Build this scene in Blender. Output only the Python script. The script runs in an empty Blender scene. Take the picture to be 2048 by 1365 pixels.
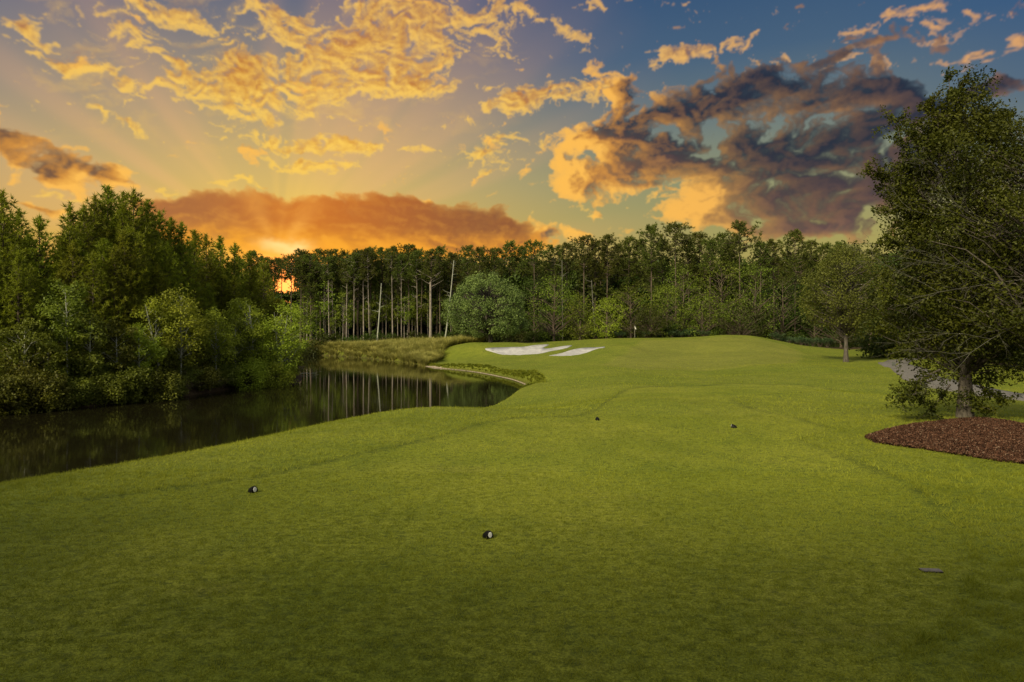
import bpy, math, random
import numpy as np
from mathutils import Vector, Matrix

scene = bpy.context.scene
COL = scene.collection
R = math.radians
PI = math.pi

# ------------------------------------------------------------------ camera
CAM_H = 2.5
FOC = 1365.0            # focal length in photo pixels (2048 wide, 24 mm lens)
CX, HORIZON = 1024.0, 660.0
cam_data = bpy.data.cameras.new("camera")
cam_data.sensor_width = 36.0
cam_data.lens = 36.0 * FOC / 2048.0
cam_data.shift_y = (HORIZON - 682.5) / 2048.0
cam_data.clip_start = 0.1
cam_data.clip_end = 3000
cam = bpy.data.objects.new("camera", cam_data)
COL.objects.link(cam)
cam.location = (0, 0, CAM_H)
cam.rotation_euler = (R(90), 0, 0)
scene.camera = cam

scene.view_settings.view_transform = 'Standard'
scene.view_settings.look = 'None'
scene.view_settings.exposure = 0.0
scene.view_settings.gamma = 1.0
scene.cycles.use_denoising = True
scene.cycles.max_bounces = 6
scene.cycles.diffuse_bounces = 3
scene.cycles.glossy_bounces = 3
scene.cycles.transmission_bounces = 4
scene.cycles.sample_clamp_indirect = 4.0

# ------------------------------------------------------------------ node helper
class NT:
    """small expression helper over a node tree"""
    def __init__(self, tree): self.t = tree
    def new(self, kind, **kw):
        n = self.t.nodes.new(kind)
        for k, v in kw.items(): setattr(n, k, v)
        return n
    def put(self, sock, v):
        if isinstance(v, bpy.types.NodeSocket): self.t.links.new(v, sock)
        elif v is not None: sock.default_value = v
    def m(self, op, a, b=None, c=None, clamp=False):
        n = self.new('ShaderNodeMath', operation=op, use_clamp=clamp)
        for i, v in enumerate((a, b, c)):
            if v is not None: self.put(n.inputs[i], v)
        return n.outputs[0]
    def v(self, op, a, b=None):
        n = self.new('ShaderNodeVectorMath', operation=op)
        self.put(n.inputs[0], a)
        if b is not None:
            if op == 'SCALE': self.put(n.inputs['Scale'], b)
            else: self.put(n.inputs[1], b)
        return n.outputs['Value'] if op in ('LENGTH', 'DOT_PRODUCT', 'DISTANCE') else n.outputs['Vector']
    def rng(self, x, a, b, c=0.0, d=1.0, kind='SMOOTHSTEP'):
        n = self.new('ShaderNodeMapRange', interpolation_type=kind)
        for i, q in enumerate((x, a, b, c, d)): self.put(n.inputs[i], q)
        return n.outputs[0]
    def mix(self, f, a, b, blend='MIX'):
        n = self.new('ShaderNodeMix', data_type='RGBA', blend_type=blend)
        self.put(n.inputs[0], f)
        for i, q in ((6, a), (7, b)):
            if isinstance(q, tuple) and len(q) == 3: q = q + (1,)
            self.put(n.inputs[i], q)
        return n.outputs[2]
    def noise(self, vec, scale, detail=4, rough=0.5, dist=0.0, color=False, lac=2.0):
        n = self.new('ShaderNodeTexNoise')
        self.put(n.inputs['Vector'], vec)
        self.put(n.inputs['Scale'], scale); self.put(n.inputs['Detail'], detail)
        self.put(n.inputs['Roughness'], rough); self.put(n.inputs['Distortion'], dist)
        self.put(n.inputs['Lacunarity'], lac)
        return n.outputs['Color'] if color else n.outputs[0]
    def mapping(self, vec, loc=(0, 0, 0), rot=(0, 0, 0), scale=(1, 1, 1), kind='POINT'):
        n = self.new('ShaderNodeMapping', vector_type=kind)
        self.put(n.inputs['Vector'], vec)
        n.inputs['Location'].default_value = loc
        n.inputs['Rotation'].default_value = rot
        n.inputs['Scale'].default_value = scale
        return n.outputs[0]
    def ramp(self, f, stops):
        n = self.new('ShaderNodeValToRGB')
        cr = n.color_ramp
        while len(cr.elements) > 1: cr.elements.remove(cr.elements[-1])
        cr.elements[0].position = stops[0][0]; cr.elements[0].color = tuple(stops[0][1]) + (1,)
        for p, c in stops[1:]:
            e = cr.elements.new(p); e.color = tuple(c) + (1,)
        self.put(n.inputs[0], f)
        return n.outputs[0]

def lin(r, g, b):
    f = lambda c: (c / 255 / 12.92) if c <= 10 else ((c / 255 + 0.055) / 1.055) ** 2.4
    return (f(r), f(g), f(b))

# ------------------------------------------------------------------ light
SUN_AZ, SUN_EL = R(-18.6), R(5.6)
LAMP_AZ, LAMP_EL = R(-142), R(33)
SKY_FILL = (0.80, 0.73, 0.56)     # unseen bright cloud overhead, added to light the lawn and trees
# ------------------------------------------------------------------ the dawn sky, computed procedurally (fractal noise clouds) on an equirectangular grid
def _hash_grads(seed, n=256):
    rg = np.random.RandomState(seed)
    a = rg.rand(n, n).astype(np.float32) * 2 * np.pi
    return np.cos(a), np.sin(a)
_G = {}
def perlin(x, y, seed):
    if seed not in _G: _G[seed] = _hash_grads(seed)
    gx, gy = _G[seed]
    xi = np.floor(x).astype(np.int32); yi = np.floor(y).astype(np.int32)
    xf = x - xi; yf = y - yi
    u = xf * xf * xf * (xf * (xf * 6 - 15) + 10); v = yf * yf * yf * (yf * (yf * 6 - 15) + 10)
    def g(i, j):
        a = (xi + i) & 255; b = (yi + j) & 255
        return gx[a, b] * (xf - i) + gy[a, b] * (yf - j)
    return (g(0, 0) * (1 - u) + g(1, 0) * u) * (1 - v) + (g(0, 1) * (1 - u) + g(1, 1) * u) * v
def fbm(x, y, octv=6, rough=0.5, seed=1, lac=2.03):
    s = 0.0; a = 1.0; t = 0.0
    for k in range(octv):
        s = s + a * perlin(x + 17.3 * k, y - 9.1 * k, seed + k); t += a
        a *= rough; x = x * lac; y = y * lac
    return s / t * 1.5
def billow(x, y, octv=6, rough=0.5, seed=1, lac=2.03):
    s = 0.0; a = 1.0; t = 0.0
    for k in range(octv):
        s = s + a * (1 - 2.2 * np.abs(perlin(x + 17.3 * k, y - 9.1 * k, seed + k))); t += a
        a *= rough; x = x * lac; y = y * lac
    return s / t - 0.35
def sst(x, a, b):
    t = np.clip((x - a) / (b - a), 0, 1); return t * t * (3 - 2 * t)
def mixc(f, a, b):
    f = np.asarray(f)[..., None]
    return a * (1 - f) + np.asarray(b, dtype=np.float32) * f
def ramp_np(x, stops):
    xs = [s[0] for s in stops]
    return np.stack([np.interp(x, xs, [s[1][k] for s in stops]) for k in range(3)], -1)

HEAVY = [   # photo position, half sizes, tilt, weight of each cloud mass
 (1180,310,92,46,8,1.0),(1160,355,60,32,0,.9),(1260,345,80,34,-8,.9),(1235,265,50,30,0,.8),(1330,220,115,50,-4,1.0),(1250,170,40,22,0,.7),(1255,205,50,34,0,.8),
 (1500,185,95,52,0,1.0),(1570,150,45,24,0,.75),(1440,280,120,60,0,1.1),(1530,260,110,60,0,1.1),(1640,230,120,55,0,1.05),(1700,170,90,30,-10,.8),(1740,230,60,40,0,.8),(1800,170,60,18,-5,.55),
 (1380,320,90,46,0,1.05),(1500,360,120,56,0,1.15),(1620,370,120,56,0,1.15),(1730,350,90,50,0,1.05),(1390,400,62,46,0,1.1),(1450,430,90,34,0,1.1),(1560,430,110,32,0,1.0),(1690,420,90,30,0,.95),
 (1740,270,60,26,20,.85),(1800,245,70,30,15,.9),(1870,215,80,28,5,.85),(1980,200,60,26,0,.8),(1760,470,60,18,0,.85),(1820,300,90,46,0,.8),(1900,330,120,80,0,.7),
 (1205,385,34,20,-10,.8),(1200,420,24,16,0,.6),(1030,450,40,14,0,.75),(1066,462,50,24,0,.9),(1110,484,52,14,0,.8),
 (45,290,60,26,-28,1.0),(110,320,70,34,-20,1.1),(180,345,62,28,-6,1.1),(230,350,46,20,0,.95),(262,340,18,9,0,.7),(92,414,50,9,0,.9),
 (864,404,40,9,0,.7),(1690,115,50,18,15,.6),
]
BANK = [
 (400,432,90,22,-4,.9),(470,440,110,32,0,1.0),(560,452,140,44,0,1.15),(680,448,80,36,0,1.0),(780,450,90,46,0,1.15),(800,415,40,14,0,.8),(900,455,120,38,0,1.1),(985,465,52,32,0,1.05),(640,480,120,20,0,1.0),(830,485,160,20,0,1.0),
 (990,492,80,14,0,.9),(740,408,50,7,0,.7),(345,416,40,8,0,.8),(330,470,60,30,0,.8),(660,414,50,7,0,.7),
]
THIN = [
 (330,20,120,22,-8,.85),(250,60,110,26,-12,.42),(60,58,50,18,-22,.9),(130,30,90,16,-10,.35),(150,130,90,16,-8,.85),(220,160,110,20,-14,.8),(350,165,80,24,-12,.85),(340,120,80,14,-14,.6),(230,240,80,7,-14,.85),
 (400,60,50,20,-20,.5),(200,200,120,10,-8,.3),
 (560,45,80,34,-35,1.0),(640,90,90,34,-35,1.0),(500,150,66,30,8,1.0),(560,175,120,42,0,1.15),(650,165,110,36,0,1.1),(740,150,110,36,4,1.0),(700,80,80,34,-15,.85),(780,60,70,40,0,.9),(860,90,56,36,25,1.0),(840,125,46,20,25,.95),(860,175,50,16,0,.85),(770,185,60,14,0,.9),(480,205,60,18,10,1.0),(470,240,46,18,0,.9),(530,240,30,8,0,.8),
 (560,288,80,12,0,1.15),(640,282,70,12,0,1.0),(710,288,60,11,0,1.1),(628,334,84,12,0,1.3),(502,376,28,8,-18,.95),(690,310,60,5,0,.4),
 (760,20,70,24,0,.8),(880,25,70,26,-10,.9),(950,50,60,24,-20,.9),(1010,15,60,18,-25,.8),(1090,35,56,14,-30,1.0),(1150,60,40,12,-25,.9),(1005,95,40,10,-20,.5),(1200,18,34,12,10,.8),(950,110,50,12,0,.5),(980,185,30,10,0,.6),
 (340,388,34,7,-6,1.0),(425,382,18,4,0,.8),(960,320,44,14,-10,.9),(1010,285,40,16,20,.85),(975,345,30,8,0,.7),(1010,215,36,14,10,.85),(1070,195,56,20,8,1.0),(1150,185,66,24,5,1.0),(1200,175,40,20,0,.9),(940,245,30,6,0,.7),(885,255,16,5,0,.7),(825,298,24,6,0,.85),(858,295,12,4,0,.7),(1080,285,16,12,-30,.85),(1175,415,30,8,-20,.7),(1185,430,14,6,0,.8),(1250,415,16,6,-10,.6),(1310,395,16,8,-30,.6),
 (1340,115,36,16,20,.85),(1420,106,70,12,4,.8),(1500,70,24,8,15,.8),(1440,95,60,6,0,.4),(1520,105,40,8,0,.4),(1290,5,26,6,0,.6),(1370,4,20,5,0,.6),
 (1740,50,40,12,12,.9),(1840,25,56,14,8,1.0),(1890,45,60,12,6,.8),(1900,70,50,12,0,.7),(1800,118,70,10,0,.8),(1700,112,60,12,14,.7),(1920,108,30,9,0,.85),(2015,92,40,18,5,1.1),(2000,32,40,8,10,.6),(1660,20,40,8,0,.4),(1590,80,40,6,0,.35),
 (1600,100,60,10,10,.4),(1260,300,10,4,0,.0),(260,340,0.1,0.1,0,0),(60,380,80,4,0,.5),(450,376,30,5,0,.4),
]
def azel(px, py):
    X = (px - CX) / FOC; Z = (HORIZON - py) / FOC
    az = math.atan(X); return az, math.atan(Z * math.cos(az))

def coverage(blobs, az, el):
    acc = np.zeros_like(az)
    for (px, py, rx, ry, rot, wgt) in blobs:
        a0, e0 = azel(px, py)
        ka = math.cos(a0) ** 2 / FOC; ke = math.cos(a0) * math.cos(e0) ** 2 / FOC
        u = (az - a0) / ka; v = (el - e0) / ke
        c, s = math.cos(R(rot)), math.sin(R(rot))
        p = (u * c + v * s) / rx; q = (-u * s + v * c) / ry
        d2 = p * p + q * q
        f = wgt * np.exp(-0.62 * d2 ** 1.15)
        acc = acc + f - 0.55 * acc * f          # soft union
    return acc

def sun_march(D, az, el, x0, y0, dx, dy, a_s, e_s, steps, step):
    """optical depth gathered on the way to the sun across the cloud sheet"""
    ux = a_s - az; uy = e_s - el
    l = np.sqrt(ux * ux + uy * uy) + 1e-6
    ux /= l; uy /= l
    tau = np.zeros_like(D); H, Wd = D.shape
    for k in range(1, steps + 1):
        s = step * k * (1 + 0.25 * k)
        ix = np.clip(((az + ux * s - x0) / dx), 0, Wd - 1).astype(np.int32)
        iy = np.clip(((el + uy * s - y0) / dy), 0, H - 1).astype(np.int32)
        tau += D[iy, ix] * (1 + 0.25 * k)
    return tau

def relief_of(N, az, el, x0, y0, dx, dy, a_s, e_s, s):
    ux = a_s - az; uy = e_s - el
    l = np.sqrt(ux * ux + uy * uy) + 1e-6
    ix = np.clip((az + ux / l * s - x0) / dx, 0, N.shape[1] - 1).astype(np.int32)
    iy = np.clip((el + uy / l * s - y0) / dy, 0, N.shape[0] - 1).astype(np.int32)
    return N - N[iy, ix]

def front_sky(az, el, x0, y0, dx, dy):
    f = np.float32
    SA, SE = azel(575, 520)
    dsun = np.sqrt(((az - SA) * 0.72) ** 2 + (el - SE) ** 2)
    # clear air
    L_ = ramp_np(el / 0.6, [(-1, lin(200,130,50)), (0.0, lin(228,150,60)), (.22, lin(196,162,86)), (.34, lin(166,152,116)), (.48, lin(138,132,128)), (.62, lin(104,110,128)), (.76, lin(78,94,126)), (1.0, lin(68,88,130))])
    R_ = ramp_np(el / 0.6, [(-1, lin(150,130,60)), (0.0, lin(176,150,74)), (.20, lin(168,158,92)), (.36, lin(140,144,112)), (.48, lin(108,122,122)), (.62, lin(72,98,124)), (.80, lin(48,80,118)), (1.0, lin(40,72,118))])
    col = mixc(sst(az, -0.40, 0.30), L_, R_)
    blue = sst(az, 0.40, 0.75) * sst(el, 0.1, 0.3)
    col = mixc(blue * 0.6, col, lin(40, 82, 130))
    glow = np.clip(1 - dsun / 0.43, 0, 1) ** 1.8
    ra = az - azel(556, 505)[0]; re = el - azel(556, 505)[1]
    ang = np.arctan2(re, ra * 0.85); rl = np.sqrt(ra * ra + re * re)
    bn = fbm(ang * 2.4 + 3.3, ang * 0 + 0.5, 3, 0.55, 71)
    beam = sst(bn, -0.12, 0.30) * np.clip(1 - rl / 0.62, 0, 1) * sst(re, 0.0, 0.03)
    col = mixc(np.clip(glow * (0.80 + 0.35 * beam) * 1.05, 0, 1), col, lin(252, 206, 96))
    col = mixc(beam * sst(rl, 0.05, 0.2) * 0.45, col, lin(232, 172, 130))
    # domain warp
    wx = fbm(az * 9, el * 14, 5, 0.55, 11) * 0.045; wy = fbm(az * 9 + 31, el * 14 + 7, 5, 0.55, 23) * 0.028
    wx2 = fbm(az * 34, el * 52, 4, 0.55, 13) * 0.010; wy2 = fbm(az * 34 + 31, el * 52 + 7, 4, 0.55, 29) * 0.007
    a1 = az + wx + wx2; e1 = el + wy + wy2
    # high thin layer
    sh = 0.25
    cT = coverage(THIN, az + wx * .8 + wx2 * .8, el + wy * .8 + wy2 * .8)
    ua = (a1 * 0.97 + e1 * sh) ; ue = (e1 * 0.97 - a1 * sh * 0.35)
    nT = billow(ua * 38, ue * 66, 6, 0.52, 101) * 0.62 + fbm(ua * 16, ue * 34, 3, 0.55, 131) * 0.45 + fbm(ua * 60, ue * 120, 5, 0.55, 141) * 0.45
    DT = np.clip(np.clip(cT, 0, 1.05) * 1.30 + nT * 2.1 - 1.10, 0, 1.6)
    bg = np.clip(fbm(ua * 12, ue * 40, 7, 0.62, 161) * 1.3 - 0.05, 0, 1) * sst(az, 0.1, -0.25) * sst(el, 0.2, 0.33) * 0.45
    DT = DT + bg * 0.6
    tauT = sun_march(DT, az, el, x0, y0, dx, dy, SA, SE, 5, 0.0022)
    aT = 1 - np.exp(-DT * 2.6)
    lit = np.exp(-tauT * 0.17) * 0.8 + 0.9 * relief_of(nT, az, el, x0, y0, dx, dy, SA, SE, 0.005) + 0.12
    warm = sst(dsun, 0.75, 0.12)
    hi = mixc(warm, np.broadcast_to(np.array(lin(226,166,104), f), col.shape), lin(255, 206, 88))
    lo = mixc(warm, np.broadcast_to(np.array(lin(126,104,98), f), col.shape), lin(204, 128, 38))
    tc_ = mixc(np.clip(lit * 1.2, 0, 1), lo, hi)
    col = mixc(np.clip(aT * 0.95, 0, 1), col, tc_)
    # heavy clouds
    cH = coverage(HEAVY, a1, e1) * 0.97
    nH = billow(a1 * 19, e1 * 27, 7, 0.55, 201) * 0.60 + fbm(a1 * 13, e1 * 24, 3, 0.55, 233) * 0.62 + fbm(a1 * 34, e1 * 48, 6, 0.56, 251) * 0.34
    DH = np.clip(np.clip(cH, 0, 1.08) * 1.55 + nH * 2.8 - 1.27, 0, 2.2)
    tauH = sun_march(DH, az, el, x0, y0, dx, dy, SA, SE, 9, 0.0034)
    aH = 1 - np.exp(-DH * 3.4)
    litH = np.exp(-tauH * 0.15)
    # thin parts let the light through, folds catch it
    thin_l = np.exp(-DH * 1.5)
    fold = sst(nH - 0.35 * np.clip(DH, 0, 1), -0.05, 0.35)
    near = sst(az, 0.42, 0.0)
    lum = np.clip(litH * 0.95 + thin_l * 0.6 * (0.3 + 0.7 * near) + fold * 0.42 * (0.4 + 0.6 * near), 0, 1)
    rel = relief_of(nH, az, el, x0, y0, dx, dy, SA, SE, 0.008) + 0.7 * relief_of(nH, az, el, x0, y0, dx, dy, SA, SE, 0.018)
    lum = np.clip(lum * 0.85 + rel * (0.62 + 0.55 * near) * sst(DH, 2.2, 0.5), 0, 1)
    lum = lum * (0.58 + 0.42 * sst(az, 0.34, 0.12))
    a0, e0 = azel(1400, 415)
    pg = np.exp(-(((a1 - a0) / 0.062) ** 2 + ((e1 - e0) / 0.038) ** 2))
    a0, e0 = azel(1150, 325)
    pg = pg * 1.0 + 1.0 * np.exp(-(((a1 - a0) / 0.06) ** 2 + ((e1 - e0) / 0.034) ** 2))
    lum = np.clip(lum + pg * (0.55 + nH * 0.9), 0, 1)
    up = sst(el + 0.06 * sst(az, 0.15, 0.35), 0.15, 0.31)
    cr = mixc(up, np.broadcast_to(np.array(lin(104,78,76), f), col.shape), lin(36, 44, 62))
    cr = mixc(sst(nH, 0.05, 0.5) * 0.40 * sst(az, 0.42, 0.1), cr, lin(120, 84, 74)); cr = cr * (0.85 + 0.4 * np.clip(nH, -0.5, 0.6))[..., None]
    cl = np.broadcast_to(np.array(lin(112,80,62), f), col.shape)
    core = mixc(sst(az, -0.2, -0.1) , cl, cr)
    rim = mixc(sst(dsun, 0.85, 0.3), np.broadcast_to(np.array(lin(196,136,96), f), col.shape), lin(255, 190, 84))
    mid = mixc(np.full(az.shape, 0.5, f), core, rim) * mixc(sst(az, 0.12, 0.34), np.broadcast_to(np.array([1.08, 0.9, 0.72], f), col.shape), (0.80, 0.80, 0.92))
    hc = np.where((lum < 0.5)[..., None], mixc(np.clip(lum * 2, 0, 1), core, mid), mixc(np.clip(lum * 2 - 1, 0, 1), mid, rim))
    col = mixc(np.clip(aH * 0.98, 0, 1), col, hc)
    # bank on the horizon
    cB = coverage(BANK, az + wx * .5 + wx2, el + wy * .45 + wy2)
    nB = billow(a1 * 16, e1 * 34, 6, 0.55, 301) * 0.45 + fbm(a1 * 24, e1 * 60, 6, 0.55, 331) * 0.4
    nB = nB + fbm(a1 * 9, e1 * 22, 3, 0.55, 351) * 0.35
    DB = np.clip(np.clip(cB, 0, 1.05) * 1.7 + nB * 1.7 - 0.88, 0, 2)
    aB = 1 - np.exp(-DB * 4.5)
    edge = np.exp(-DB * 3.4)
    top = sst(el, 0.15, 0.19)
    bcore = mixc(sst(az, -0.34, 0.0), np.broadcast_to(np.array(lin(206,112,40), f), col.shape), lin(142, 86, 54))
    bcore = mixc(sst(az, -0.28, -0.45), bcore, lin(170, 104, 60))
    relB = relief_of(nB, az, el, x0, y0, dx, dy, SA, SE, 0.006)
    bl = np.clip(relB * 0.5 + edge * (0.85 - 0.3 * top) + sst(nB, 0.08, 0.4) * 0.5 * sst(el, 0.18, 0.10), 0, 1)
    bc = mixc(bl, bcore, lin(255, 178, 66))
    low = sst(el, 0.150, 0.112) * sst(nB, -0.15, 0.25)
    bc = mixc(low * 0.9, bc, lin(255, 168, 50))
    ang2 = ang
    b2 = sum(w * np.exp(-((ang2 - c) / s_) ** 2) for c, s_, w in ((R(112), .17, .55), (R(84), .10, .25), (R(60), .20, .60), (R(140), .12, .22)))
    bc = mixc(np.clip(b2 * (0.7 + nB) * sst(rl, 0.14, 0.02), 0, 1), bc, lin(255, 178, 78))
    col = mixc(np.clip(aB * 0.96, 0, 1), col, bc)
    g3 = np.exp(-((az - SA) / 0.16) ** 2 - ((el - 0.105) / 0.028) ** 2)
    col = mixc(np.clip(g3 * 0.75, 0, 1), col, lin(255, 176, 50))
    sa, se = azel(572, 497)
    cs = np.exp(-(((az + wx * .8 - sa) / 0.026) ** 2 + ((el + wy * 1.0 - se) / 0.0065) ** 2) ** 1.2)
    col = mixc(cs * 0.85, col, (1.1, 0.80, 0.30))
    sa, se = azel(572, 566)
    cs = np.exp(-(((az - sa) / 0.050) ** 2 + ((el - se) / 0.034) ** 2) ** 1.2)
    col = mixc(cs * 0.95, col, (3.0, 0.85, 0.16))
    return col.astype(np.float32)

def make_sky(W=4096):
    H = W // 2
    img = np.zeros((H, W, 4), np.float32); img[..., 3] = 1
    # whole sphere, coarse: overhead and behind the viewer, brightened out of view as fill light
    q = 4
    hh, ww = H // q, W // q
    el = ((np.arange(hh) + .5) / hh - .5) * np.pi
    az = ((np.arange(ww) + .5) / ww - .25) * 2 * np.pi
    az = (az + np.pi) % (2 * np.pi) - np.pi
    AZ, EL = np.meshgrid(az.astype(np.float32), el.astype(np.float32))
    dx = np.sin(AZ) * np.cos(EL); dy = np.cos(AZ) * np.cos(EL); dz = np.sin(EL)
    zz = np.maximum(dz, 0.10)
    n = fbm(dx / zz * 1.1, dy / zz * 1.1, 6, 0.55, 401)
    fill_deck = mixc(sst(n, -0.25, 0.2), np.broadcast_to(np.array((0.25, 0.29, 0.34), np.float32), AZ.shape + (3,)), SKY_FILL)
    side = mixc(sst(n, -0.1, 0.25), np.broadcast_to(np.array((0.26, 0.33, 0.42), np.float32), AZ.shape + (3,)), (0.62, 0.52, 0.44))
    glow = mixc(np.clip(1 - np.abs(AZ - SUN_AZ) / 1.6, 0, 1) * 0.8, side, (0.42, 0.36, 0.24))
    far = mixc(sst(EL, 0.45, 0.95), glow, fill_deck)
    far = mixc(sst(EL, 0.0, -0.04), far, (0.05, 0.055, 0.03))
    far = np.repeat(np.repeat(far, q, 0), q, 1)
    k = 6                                       # soften the coarse steps
    for ax in (0, 1):
        c = np.cumsum(np.concatenate([np.take(far, range(-k, 0), ax), far, np.take(far, range(0, k), ax)], ax), ax)
        a = np.take(c, range(2 * k, 2 * k + far.shape[ax]), ax) - np.take(c, range(0, far.shape[ax]), ax)
        far = a / (2 * k)
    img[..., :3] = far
    # the front, fine
    c0 = int((0.25 - 52 / 360) * W); c1 = int((0.25 + 52 / 360) * W)
    r0 = int((0.5 - 4 / 180) * H); r1 = int((0.5 + 42 / 180) * H)
    az = (((np.arange(c0, c1) + .5) / W - .25) * 2 * np.pi).astype(np.float32)
    el = (((np.arange(r0, r1) + .5) / H - .5) * np.pi).astype(np.float32)
    A, E = np.meshgrid(az, el)
    fs = front_sky(A, E, az[0], el[0], 2 * np.pi / W, np.pi / H)
    w = sst(np.abs(A), R(51), R(42)) * sst(E, R(41), R(29)) * sst(E, -0.03, 0.0)
    img[r0:r1, c0:c1, :3] = img[r0:r1, c0:c1, :3] * (1 - w[..., None]) + fs * w[..., None]
    return img

world = bpy.data.worlds.new("World"); scene.world = world
world.use_nodes = True
wt = world.node_tree; wt.nodes.clear(); W = NT(wt)
SKY_W = 4096
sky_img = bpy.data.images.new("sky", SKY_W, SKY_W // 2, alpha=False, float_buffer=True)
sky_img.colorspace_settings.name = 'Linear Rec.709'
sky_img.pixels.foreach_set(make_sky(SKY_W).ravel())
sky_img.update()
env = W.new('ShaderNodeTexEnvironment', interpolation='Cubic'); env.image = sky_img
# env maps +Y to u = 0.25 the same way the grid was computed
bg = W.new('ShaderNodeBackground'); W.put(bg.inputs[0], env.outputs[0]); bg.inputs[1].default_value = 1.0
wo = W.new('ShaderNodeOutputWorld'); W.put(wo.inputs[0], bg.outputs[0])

# ------------------------------------------------------------------ sun lamp: soft key light added from behind left, apart from the visible sun
sun_data = bpy.data.lights.new("sun", 'SUN')
sun_data.energy = 5.0
sun_data.angle = R(10)
sun_data.color = (1.0, 0.87, 0.56)
sun = bpy.data.objects.new("sun", sun_data); COL.objects.link(sun)
sd = Vector((math.sin(LAMP_AZ) * math.cos(LAMP_EL), math.cos(LAMP_AZ) * math.cos(LAMP_EL), math.sin(LAMP_EL)))
sun.rotation_euler = sd.to_track_quat('Z', 'Y').to_euler()

# ================================================================== materials
def mat_new(name):
    m = bpy.data.materials.new(name); m.use_nodes = True
    m.node_tree.nodes.clear()
    n = NT(m.node_tree)
    out = n.new('ShaderNodeOutputMaterial')
    return m, n, out
def principled(n, out, col, rough=0.8, spec=0.3, bump=None, bstr=0.3, bdist=0.02, metallic=0.0):
    p = n.new('ShaderNodeBsdfPrincipled')
    if isinstance(col, tuple) and len(col) == 3: col = col + (1,)
    n.put(p.inputs['Base Color'], col); n.put(p.inputs['Roughness'], rough)
    n.put(p.inputs['Specular IOR Level'], spec); n.put(p.inputs['Metallic'], metallic)
    if bump is not None:
        b = n.new('ShaderNodeBump'); b.inputs['Strength'].default_value = bstr; b.inputs['Distance'].default_value = bdist
        n.put(b.inputs['Height'], bump); n.put(p.inputs['Normal'], b.outputs[0])
    n.put(out.inputs[0], p.outputs[0])
    return p
def simple_mat(name, col, rough=0.7, noise=12.0, var=0.35, spec=0.3, bstr=0.3, stretch=(1, 1, 1), bdist=0.02):
    m, n, out = mat_new(name)
    tcd = n.new('ShaderNodeTexCoord').outputs['Object']
    v = n.mapping(tcd, scale=stretch)
    f = n.noise(v, noise, 6, 0.62)
    c = n.mix(n.rng(f, 0.3, 0.7), tuple(q * (1 - var) for q in col), tuple(min(1, q * (1 + var)) for q in col))
    principled(n, out, c, rough, spec, f, bstr, bdist)
    return m

def leaf_mat(name, dark, light, trans=0.35, var=0.10, clump=0.6, rough=0.55, ref=0.25):
    """foliage: each leaf takes its own tint, each tree another; some light passes through"""
    m, n, out = mat_new(name)
    att = n.new('ShaderNodeAttribute'); att.attribute_name = 'rnd'
    oi = n.new('ShaderNodeObjectInfo')
    pos = n.new('ShaderNodeTexCoord').outputs['Object']
    cl = n.noise(pos, clump, 3, 0.6)
    f = n.m('ADD', n.m('MULTIPLY', att.outputs['Fac'], 0.55), n.m('MULTIPLY', n.rng(cl, 0.3, 0.7), 0.45))
    c = n.mix(f, dark, light)
    hs = n.new('ShaderNodeHueSaturation')
    n.put(hs.inputs['Hue'], n.m('ADD', 0.5 - var * 0.18, n.m('MULTIPLY', oi.outputs['Random'], var * 0.36)))
    n.put(hs.inputs['Value'], n.m('ADD', 1 - var * 2.0, n.m('MULTIPLY', oi.outputs['Random'], var * 4.0)))
    n.put(hs.inputs['Color'], c)
    d = n.new('ShaderNodeBsdfPrincipled'); n.put(d.inputs['Base Color'], hs.outputs[0])
    d.inputs['Roughness'].default_value = rough; d.inputs['Specular IOR Level'].default_value = ref
    t = n.new('ShaderNodeBsdfTranslucent')
    n.put(t.inputs['Color'], n.mix(0.5, hs.outputs[0], (0.16, 0.19, 0.02), 'ADD') if False else hs.outputs[0])
    mx = n.new('ShaderNodeMixShader'); mx.inputs[0].default_value = trans
    n.put(mx.inputs[1], d.outputs[0]); n.put(mx.inputs[2], t.outputs[0])
    n.put(out.inputs[0], mx.outputs[0])
    return m

# ================================================================== ground shape
def XYZ(px, py, Y): return ((px - CX) / FOC * Y, Y, CAM_H - (py - HORIZON) / FOC * Y)
WATER = -2.5
ctrl = [(-12,-20,0),(0,-20,0),(12,-20,0),(-8,-6,0),(8,-6,0),(0,0,0),(-5,3,0),(5,3,0),(-4,9,0),(3,9,0),(9,9,-.06),(0,14,0),(-3,13,0),(5,14,-.01),
 (0,18,0),(4,18,-.02),(10,14,-.05),(14,19,-.02),(18,25,-.5),(24,16,-.3),(20,8,-.15),
 (-7.9,10.4,0),(-6.6,12.4,.0),(-5.0,16.2,.0),(-3.8,19.6,.02),(-2.4,21.6,.03),(-.6,21.4,-.03),(-12,5,0),(-18,0,-.2),(-26,-6,-.3),
 (-11,15,-.5),(-9,20,-.6),(-5,26,-.8),(-2.5,31,-1.2),(-1,38,-1.6),(-20,12,-.8)]
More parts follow.
